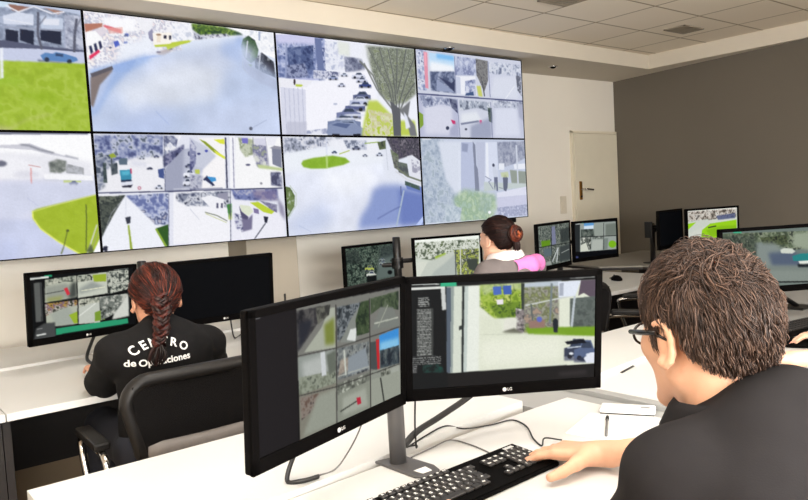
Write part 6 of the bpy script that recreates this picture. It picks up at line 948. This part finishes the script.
# ---- the man in the polo shirt
JM = dict(head=(.953, -3.229, 1.121), neck=(.930, -3.285, 1.003), chest=(.945, -3.31, .86), hip=(.95, -3.37, .545),
          shL=(.803, -3.275, .945), shR=(1.100, -3.295, .932), elL=(.815, -3.14, .755), elR=(1.305, -3.09, .825),
          wrL=(.775, -2.868, .764), wrR=(1.250, -2.822, .760), knL=(.83, -2.92, .55), knR=(1.07, -2.92, .55), anL=(.82, -2.90, .10), anR=(1.08, -2.90, .10))
AM = frame(22, 9, 2)
man, PM = body('person', 'man with short brown hair, glasses and charcoal polo, typing at the front desk', JM, AM, M_SKIN,
               axis(.55, 1.42, .012, ((.83, 1.11), (1.12, 1.34)), .0036), axis(-3.60, -2.60, .012, ((-3.36, -3.06), (-2.86, -2.62)), .0036),
               axis(.0, 1.30, .013, ((.72, .81), (1.0, 1.27)), .0036), 1.0, False,
               dict(R=dict(F=(-.40, .91, -.06), N=(.02, .10, 1), thumb=-1, curl=.36, s=1.12, spread=.12, thumb_dir=(-1., .05, -.16)),
                    L=dict(F=(.35, .92, -.05), N=(-.02, .08, 1), thumb=1, curl=.38, s=1.0)), 1.0)
lower_wear(JM, man)
# polo shirt
n = lambda k: np.array(JM[k], float)
V = Vol(axis(.56, 1.46, .0075), axis(-3.58, -2.90, .0075), axis(.50, 1.12, .0075))
V.ell((.945, -3.335, .88), (.195, .120, .20), None, .03); V.ell((.95, -3.35, .66), (.185, .140, .20), None, .05)
V.ell((.945, -3.36, .955), (.165, .085, .085), frame(0, 18), .05)
for sd in 'LR':
    V.cone(n('neck') + (0, -.008, -.040), n('sh' + sd) + (0, 0, .004), .058, .066, .035)
    V.cone(n('sh' + sd), n('sh' + sd) * .22 + n('el' + sd) * .78, .068, .060, .03, 'add', True)
V.cone(n('neck') + (0, 0, -.03), n('neck') + (0.002, .004, -.018), .074, .066, .02)
V.wrinkle(.009, (20, 38, 64), 3)
v, f = V.mesh(); shirt = from_np('polo_shirt', v, f, M_POLO, man)
# collar: a folded band standing around the neck, open at the front
cpts = []; nc = n('neck')
b = bmesh.new(); rings = []
for k in range(29):
    a = math.radians(-58 - 296 * k / 28 + 0) + PI / 2 * 0
    a = math.radians(118 + 304 * k / 28)
    ca, sa = math.cos(a), math.sin(a)
    prof = [(.068, .030), (.073, .036), (.080, .026), (.093, -.004), (.088, -.010), (.070, .0)]
    rings.append([b.verts.new((nc[0] + (ra * 1.06) * ca, nc[1] + .004 + ra * sa * 1.04, nc[2] + .002 + z - .010 * sa)) for ra, z in prof])
for P_, Q_ in zip(rings, rings[1:]):
    for k in range(6): b.faces.new((P_[k], P_[(k + 1) % 6], Q_[(k + 1) % 6], Q_[k]))
b.faces.new(rings[0]); b.faces.new(rings[-1][::-1])
from_bm('collar', b, M_POLO, shirt, True)
# hair
hc = PM(0, -.014, .017); hr = (.084, .101, .109)
def man_mask(u):
    x, y, z = u[..., 0], u[..., 1], u[..., 2]
    hl = np.where(y > .35, .22 + .55 * (y - .35), np.where(y > -.10, -.06 + .62 * (y + .10), -.06 - 1.10 * (-.10 - y)))
    ear = (np.abs(x) > .6) & (y > -.32) & (y < .16) & (z < .10 + 0 * x)
    side = (np.abs(x) > .7) & (y > .16) & (y < .30) & (z > -.22)
    return ((z > hl) & ~ear & (z > -.90)) | side
def man_flow(u):
    whorl = np.array([.10, -.62, .78]); d = u - whorl
    sw = np.cross(u, d)
    down = np.array([0, -.05, -1.]) + 0 * u
    k = (np.clip((.5 - u[:, 2]) * 1.2, 0, 1) * (u[:, 1] < .35))[:, None]
    fr = np.array([.55, .75, .0]) + 0 * u
    kf = np.clip(u[:, 2] * 1.3 - .1, 0, 1)[:, None] * np.where(u[:, 1] > .45, -.25, 1.)[:, None]
    return d * .5 + sw * .45 + down * k + fr * kf * .7
COLS_M = [(32, 22, 18), (50, 36, 29), (70, 52, 43), (100, 78, 66)]
cv, cf = cap_sdf(hc, hr, AM, man_mask, .955)
parts = [(cv, cf, np.tile(lin((38, 28, 23)), (len(cv), 1)))]
parts.append(strands('h', hc, hr, AM, man_mask, man_flow, 15000, .036, .0017, COLS_M, man, .02, 3, 6, .12, .30, .985))
parts.append(strands('h', hc, hr, AM, man_mask, man_flow, 4500, .026, .0016, COLS_M[1:], man, .05, 4, 6, .2, .42, 1.0))
hair_obj('hair', parts, man)
# glasses
g = bmesh.new()
for sx in (-1, 1):
    ring = [PM(sx * (.032 + .022 * math.cos(a)), .106 - .012 * abs(.032 + .022 * math.cos(a)) / .054, -.002 + .016 * math.sin(a)) for a in np.linspace(0, 2 * PI, 20, False)]
    tube_bm(g, ring, .0021, 8, True)
    tube_bm(g, [PM(sx * .053, .095, .004), PM(sx * .068, .080, .006), PM(sx * .077, .04, .006), PM(sx * .082, .0, .006), PM(sx * .082, -.025, -.004)], [.003, .0036, .0042, .004, .002], 8)
tube_bm(g, [PM(-.010, .104, .004), PM(0, .110, .006), PM(.010, .104, .004)], .002, 8)
from_bm('glasses', g, M_LENS, man, True)

# ---- the woman with the braid
JW = dict(head=(.858, -1.272, 1.044), neck=(.852, -1.315, .950), chest=(.85, -1.335, .79), hip=(.845, -1.375, .545),
          shL=(.694, -1.325, .882), shR=(1.012, -1.325, .862), elL=(.695, -1.165, .765), elR=(1.095, -1.165, .765),
          wrL=(.74, -.935, .762), wrR=(1.0, -.93, .762), knL=(.75, -.93, .545), knR=(.95, -.93, .545), anL=(.75, -.90, .10), anR=(.95, -.90, .10))
AW = frame(2, 6)
w1, PW1 = body('person', 'woman with a red-brown braid and black lettered tee, seen from behind', JW, AW, M_SKIN3,
               axis(.50, 1.20, .013, ((.76, .96), (.68, 1.06)), .0045), axis(-1.56, -.72, .013, ((-1.39, -1.14), (-.96, -.78)), .0045), axis(0, 1.20, .014, ((.72, .80), (.93, 1.19)), .0045), .97, True,
               dict(R=dict(F=(-.15, .95, -.05), N=(0, .08, 1), thumb=-1, curl=.35, s=.9), L=dict(F=(.15, .95, -.05), N=(0, .08, 1), thumb=1, curl=.35, s=.9)), .92)
lower_wear(JW, w1)
n = lambda k: np.array(JW[k], float)
V = Vol(axis(.52, 1.20, .0075), axis(-1.58, -.95, .0075), axis(.50, 1.02, .0075))
V.ell((.85, -1.345, .80), (.165, .112, .19), None, .03); V.ell((.847, -1.365, .63), (.170, .130, .17), None, .05)
V.ell((.85, -1.385, .875), (.150, .07, .07), frame(0, 15), .05)
for sd in 'LR':
    V.cone(n('neck') + (0, -.008, -.038), n('sh' + sd), .054, .060, .03)
    V.cone(n('sh' + sd), n('el' + sd), .062, .056, .025); V.cone(n('el' + sd), n('el' + sd) * .75 + n('wr' + sd) * .25, .056, .052, .02, 'add', True)
V.cone(n('neck') + (0, 0, -.03), n('neck') + (0, 0.004, -.004), .068, .060, .02)
V.wrinkle(.005, (24, 45, 80), 5)
v, f = V.mesh(); tee = from_np('tee_shirt', v, f, M_TEE, w1)
bvh = BVHTree.FromPolygons([Vector(p) for p in v.tolist()], f.tolist())
def stamp(let, s_, x, z, size, rot):
    tb = text_bm(s_, size, .0006, 'CENTER', .0007)
    bmesh.ops.subdivide_edges(tb, edges=[e for e in tb.edges if e.calc_length() > .008], cuts=2)
    bmesh.ops.triangulate(tb, faces=tb.faces)
    bmesh.ops.rotate(tb, cent=(0, 0, 0), matrix=Matrix.Rotation(rot, 3, 'Z'), verts=tb.verts)
    for q in tb.verts:
        X, Z, up = x + q.co.x, z + q.co.y, q.co.z
        h = bvh.ray_cast(Vector((X, -2.2, Z)), Vector((0, 1, 0)))
        q.co = Vector((X, (h[0].y if h[0] else -1.45) - .003 - up, Z))
    me = bpy.data.meshes.new('t'); tb.to_mesh(me); tb.free(); let.from_mesh(me); bpy.data.meshes.remove(me)
cx, cz, R0 = .797, .786, .134
let = bmesh.new()
for ch, a in zip('CENTRO', (33, 19, 6, -8, -20, -35)):
    r = math.radians(a); stamp(let, ch, cx - R0 * math.sin(r), cz + R0 * math.cos(r), .037, r)
from_bm('lettering', let, M_PRINT, tee)
for s_, x in (('de', .710), ('Operaciones', .812)):
    let = bmesh.new(); stamp(let, s_, x, .860, .031, .03); from_bm('lettering', let, M_PRINT, tee)
# hair drawn back into a braid
hc = PW1(0, -.014, .022); hr = np.array((.088, .106, .101)) * .97
def w1_mask(u):
    x, y, z = u[..., 0], u[..., 1], u[..., 2]
    hl = np.where(y > .1, .05 + .75 * (y - .1), np.where(y > -.35, -.35 + .89 * (y + .35), -.86))
    return z > hl
root = np.array([-.05, -.90, -.50])
def w1_flow(u):
    d = root - u; return d / (np.linalg.norm(d, axis=1)[:, None] + .05) + np.array([0, -.1, -.1])
COLS_W = [(18, 7, 6), (36, 13, 10), (66, 24, 17), (120, 52, 32)]
cv, cf = cap_sdf(hc, hr, AW, w1_mask, .965)
parts = [(cv, cf, np.tile(lin((36, 13, 10)), (len(cv), 1)))]
parts.append(strands('h', hc, hr, AW, w1_mask, w1_flow, 4200, .07, .0032, COLS_W, w1, .012, 11, 6, .06, .10, .99))
b0 = np.array(PW1(-.012, -.100, .012)); mid = np.array((.822, -1.432, .985)); b1 = np.array((.787, -1.478, .915))
paths, rads, cols = [], [], []
g_ = np.random.default_rng(5); cl = lin(np.array(COLS_W))
for sidx in range(3):
    for j in range(9):
        ph = sidx * 2 * PI / 3; o = g_.normal(size=3) * .0052; P_ = []; R_ = []
        for k in range(46):
            t = k / 45; c = (1 - t) ** 2 * b0 + 2 * t * (1 - t) * mid + t * t * b1 + np.array((0, -.012 * math.sin(PI * t), 0))
            th = t * 2 * PI * 2.6 + ph; w_ = .0215 * (1 - .35 * t)
            P_.append(c + np.array((w_ * math.sin(th), .011 * math.sin(2 * th), .0)) + o * (1 - .3 * t)); R_.append(.0074 * (1 - .35 * t))
        v, f = tubes_np([P_], [R_], None)
        parts.append((v, f, np.tile(cl[g_.integers(0, 3)] * (1 - .4 * g_.random()) + cl[2] * .3 * g_.random(), (len(v), 1))))
for j in range(26):                                                      # loose tail below the tie
    o = g_.normal(size=3) * np.array((.011, .006, .004)); P_ = [b1 + o * .4, b1 + o * 1.1 + (-.004, -.006, -.022), b1 + o * 1.2 + (-.008, -.004, -.045), b1 + o * .6 + (-.010, -.001, -.064)]
    v, f = tubes_np([P_], [[.0045, .0045, .0035, .001]], None); parts.append((v, f, np.tile(cl[g_.integers(0, 2)], (len(v), 1))))
hair_obj('hair', parts, w1)

# ---- the woman with the bun
JB = dict(head=(2.748, -1.098, 1.106), neck=(2.758, -1.145, 1.010), chest=(2.78, -1.17, .85), hip=(2.79, -1.25, .545),
          shL=(2.615, -1.16, .935), shR=(2.945, -1.165, .935), elL=(2.57, -1.0, .765), elR=(3.0, -1.0, .765),
          wrL=(2.65, -.78, .765), wrR=(2.93, -.78, .765), knL=(2.69, -.85, .545), knR=(2.89, -.85, .545), anL=(2.69, -.82, .10), anR=(2.89, -.82, .10))
AB = frame(3, 3)
w2, PB = body('person', 'woman with a dark bun and grey jacket with white collar, half hidden behind a monitor', JB, AB, M_SKIN2,
              axis(2.40, 3.15, .014, ((2.67, 2.87),), .005), axis(-1.42, -.60, .014, ((-1.21, -.97), (-.78, -.66)), .005), axis(0, 1.26, .014, ((.72, .80), (.98, 1.25)), .005), .98, True,
              dict(R=dict(F=(-.2, .95, -.05), N=(0, .08, 1), thumb=-1, curl=.35, s=.9), L=dict(F=(.2, .95, -.05), N=(0, .08, 1), thumb=1, curl=.35, s=.9)), .92)
lower_wear(JB, w2)
n = lambda k: np.array(JB[k], float)
V = Vol(axis(2.42, 3.14, .009), axis(-1.40, -.80, .009), axis(.50, 1.06, .009))
V.ell((2.78, -1.185, .85), (.175, .120, .19), None, .03); V.ell((2.785, -1.22, .66), (.175, .135, .18), None, .05)
for sd in 'LR':
    V.cone(n('neck') + (0, -.01, -.035), n('sh' + sd), .056, .066, .03)
    V.cone(n('sh' + sd), n('el' + sd), .066, .056, .03); V.cone(n('el' + sd), n('el' + sd) * .15 + n('wr' + sd) * .85, .055, .045, .02, 'add', True)
V.wrinkle(.005, (24, 45), 8)
v, f = V.mesh(); jk = from_np('jacket', v, f, M_JACKET, w2)
V = Vol(axis(2.62, 2.98, .006), axis(-1.32, -1.0, .006), axis(.93, 1.09, .006))
nb = n('neck')
for k in range(22):
    a = math.radians(-250 + 320 * k / 21); a2 = math.radians(-250 + 320 * (k + 1) / 21)
    q0 = nb + (.076 * math.cos(a), .072 * math.sin(a) + .0, .004 - .014 * math.sin(a)); q1 = nb + (.076 * math.cos(a2), .072 * math.sin(a2), .004 - .014 * math.sin(a2))
    V.cone(q0, q1, .020, .020, .012)
    V.cone(q0 + (.016 * math.cos(a), .016 * math.sin(a), -.022), q1 + (.016 * math.cos(a2), .016 * math.sin(a2), -.022), .018, .018, .012)
V.wrinkle(.003, (60, 90), 2)
v, f = V.mesh(); from_np('white_collar', v, f, M_COLLAR, jk)
V = Vol(axis(2.70, 3.08, .007), axis(-1.36, -1.02, .007), axis(.88, 1.06, .007))
V.cone(nb + (-.07, -.095, -.052), nb + (.06, -.105, -.050), .036, .046, .03); V.cone(nb + (.06, -.105, -.050), nb + (.165, -.062, -.048), .046, .046, .03); V.cone(nb + (.165, -.062, -.048), nb + (.225, .005, -.062), .046, .036, .03)
V.wrinkle(.006, (40, 60), 6)
v, f = V.mesh(); from_np('pink_hood', v, f, M_PINK, jk)
hc = PB(0, -.014, .022); hr = np.array((.087, .106, .100)) * .98
root = np.array([.10, -.97, .02])
def w2_flow(u):
    d = root - u; return d / (np.linalg.norm(d, axis=1)[:, None] + .05)
COLS_B = [(16, 8, 7), (26, 12, 11), (40, 19, 16), (64, 33, 24)]
cv, cf = cap_sdf(hc, hr, AB, w1_mask, .97)
parts = [(cv, cf, np.tile(lin((24, 11, 10)), (len(cv), 1)))]
parts.append(strands('h', hc, hr, AB, w1_mask, w2_flow, 3000, .07, .0032, COLS_B, w2, .01, 21, 6, .05, .06, .99))
bc = np.array(PB(.012, -.132, .020)); cb = lin(np.array([(60, 26, 18), (96, 42, 24), (150, 74, 40), (40, 18, 14)]))
for j in range(60):                                                      # coiled bun
    tilt = g_.normal() * .35; ph = g_.uniform(0, 6.28); rr = .036 * g_.uniform(.2, 1.08); P_ = []
    for k in range(13):
        a = ph + k / 12 * 4.2; q = np.array((rr * math.cos(a), .0, rr * 1.05 * math.sin(a))); q[1] = .022 * math.sin(a * .7 + j) * (1 if rr < .026 else .55)
        q = np.array((q[0], q[1] * math.cos(tilt) - q[2] * math.sin(tilt) * .4, q[2])); P_.append(bc + q @ AB)
    v, f = tubes_np([P_], [[.0062 * math.sin(PI * (k + 1.5) / 15) + .0015 for k in range(13)]], None); parts.append((v, f, np.tile(cb[g_.integers(0, 4)], (len(v), 1))))
for j in range(40):
    o = g_.normal(size=3) * np.array((.012, .006, .004)); q0 = np.array(PB(.02, -.118, .0)) + o
    v, f = tubes_np([[q0, q0 + (.004, -.008, -.035), q0 + (.006, -.004, -.07), q0 + (.006, .0, -.095)]], [[.004, .004, .003, .001]], None); parts.append((v, f, np.tile(lin((34, 16, 14)), (len(v), 1))))
hair_obj('hair', parts, w2)

# ---- the neighbour at the right edge
JN = dict(head=(2.70, -3.22, 1.15), neck=(2.69, -3.275, 1.055), chest=(2.69, -3.30, .87), hip=(2.69, -3.36, .545),
          shL=(2.53, -3.27, .98), shR=(2.86, -3.27, .98), elL=(2.50, -3.01, .795), elR=(2.86, -2.98, .80),
          wrL=(2.335, -2.775, .765), wrR=(2.755, -2.735, .772), knL=(2.59, -2.86, .55), knR=(2.79, -2.86, .55), anL=(2.59, -2.84, .10), anR=(2.79, -2.84, .10))
AN = frame(5, 5)
p3, PN = body('person', 'neighbour at the right picture edge, only forearms and a hand on a mouse showing', JN, AN, M_SKIN2,
              axis(2.20, 3.02, .014, ((2.22, 2.40), (2.60, 2.80)), .0045), axis(-3.56, -2.50, .014, ((-3.33, -3.10), (-2.78, -2.56)), .0045), axis(0, 1.30, .014, ((.72, .82),), .0045), .98, False,
              dict(R=dict(F=(-.55, .82, -.02), N=(0, .08, 1), thumb=-1, curl=.42, s=.95), L=dict(F=(-.35, .92, -.03), N=(0, .08, 1), thumb=1, curl=.3, s=.95)), .95)
lower_wear(JN, p3)
n = lambda k: np.array(JN[k], float)
V = Vol(axis(2.30, 3.05, .010), axis(-3.56, -2.88, .010), axis(.50, 1.12, .010))
V.ell((2.69, -3.315, .88), (.175, .115, .19), None, .03); V.ell((2.69, -3.345, .66), (.175, .135, .19), None, .05)
for sd in 'LR':
    V.cone(n('neck') + (0, -.01, -.03), n('sh' + sd), .058, .064, .035); V.cone(n('sh' + sd), n('sh' + sd) * .3 + n('el' + sd) * .7, .066, .056, .03, 'add', True)
V.cone(n('neck') + (0, 0, -.03), n('neck') + (0, .004, .004), .07, .064, .02); V.wrinkle(.005, (24, 45), 9)
v, f = V.mesh(); from_np('tee_shirt', v, f, M_TEE, p3)
hc = PN(0, -.012, .024); hr = (.088, .106, .098)
cv, cf = cap_sdf(hc, hr, AN, man_mask, .96, .007)
parts = [(cv, cf, np.tile(lin((40, 28, 24)), (len(cv), 1))), strands('h', hc, hr, AN, man_mask, man_flow, 2200, .04, .004, COLS_B, p3, .03, 31, 6, .2, .3, .99)]
hair_obj('hair', parts, p3)
t = thing('computer_mouse', 'black mouse under the neighbour\'s hand at the right edge', 'computer mouse', (2.690, -2.625, DZ), (0, 0, .5)); mouse_parts(t, False)
t = thing('dark_keyboard', 'black keyboard seen in front of the far right monitor, behind the hand', 'keyboard', (3.02, -2.50, DZ), (0, 0, -.15))
box('keyboard_case', -.22, .22, -.07, .07, 0, .02, M_CASE, t, bev=.004)
b = bmesh.new()
for ri in range(5):
    for ci in range(20): box_bm(b, -.205 + .0206 * ci, -.188 + .0206 * ci, -.058 + .024 * ri, -.040 + .024 * ri, .02, .0245, 0)
o = from_bm('key', b, M_KEY, t); o['kind'] = 'stuff'
t = thing('pen', 'light slim pen lying above the hand at the right edge', 'pen', (2.86, -2.60, DZ + .005), (0, 0, .35))
from_bm('barrel', lathe_bm(bmesh.new(), [(.002, -.072), (.0042, -.06), (.0042, .07), (.003, .074)], 12, R_ if isinstance(R_, Matrix) else Matrix.Rotation(PI / 2, 4, 'Y')), M_WHITEPL, t, True)

office_chair('black chair under the man in the charcoal polo', (.95, -3.33, 0), 0, back_top=.90)
office_chair('black chair of the neighbour beyond the right edge', (2.69, -3.34, 0), 0, back_top=.90)

# ------------------------------------------------------------------ light, world, camera
w = bpy.data.worlds.new('room_world'); SC.world = w; w.use_nodes = True
w.node_tree.nodes['Background'].inputs[0].default_value = (1, .95, .88, 1); w.node_tree.nodes['Background'].inputs[1].default_value = .05
for i, (x, y) in enumerate(LAMPS):
    l = bpy.data.lights.new('ceiling_panel_light', 'AREA'); l.shape = 'SQUARE'; l.size = .5 if i == 0 else .8; l.energy = [11, 13, 6, 21, 19, 11][i]; l.color = (1., .975, .935)
    o = bpy.data.objects.new('ceiling_panel_light', l); o.location = (x, y, ZC - .02); link(o)
l = bpy.data.lights.new('window_fill', 'AREA'); l.shape = 'RECTANGLE'; l.size = 4.2; l.size_y = 1.2; l.energy = 320; l.color = (1, 1, .985)
o = bpy.data.objects.new('window_fill', l); o.location = (.4, YR + .06, 1.5); o.rotation_euler = (PI / 2, 0, 0); link(o)  # fill light in front of the added window
cam = bpy.data.cameras.new('camera'); co = bpy.data.objects.new('camera', cam); link(co)
cam.sensor_width = 36; cam.sensor_fit = 'HORIZONTAL'; cam.lens = 723.5343 / 808 * 36; cam.clip_start = .05; cam.clip_end = 60
co.matrix_world = Matrix(((.77658936, .08501976 * 1, -.62424403, -.02289338), (-.62754659, .01690534, -.77839546, -3.76699458), (-.05562594, .99623584, .06648237, 1.32768872), (0, 0, 0, 1)))
SC.camera = co
SC.view_settings.view_transform = 'Standard'; SC.view_settings.look = 'None'; SC.view_settings.exposure = 0.; SC.view_settings.gamma = 1.; SC.view_settings.use_curve_mapping = False
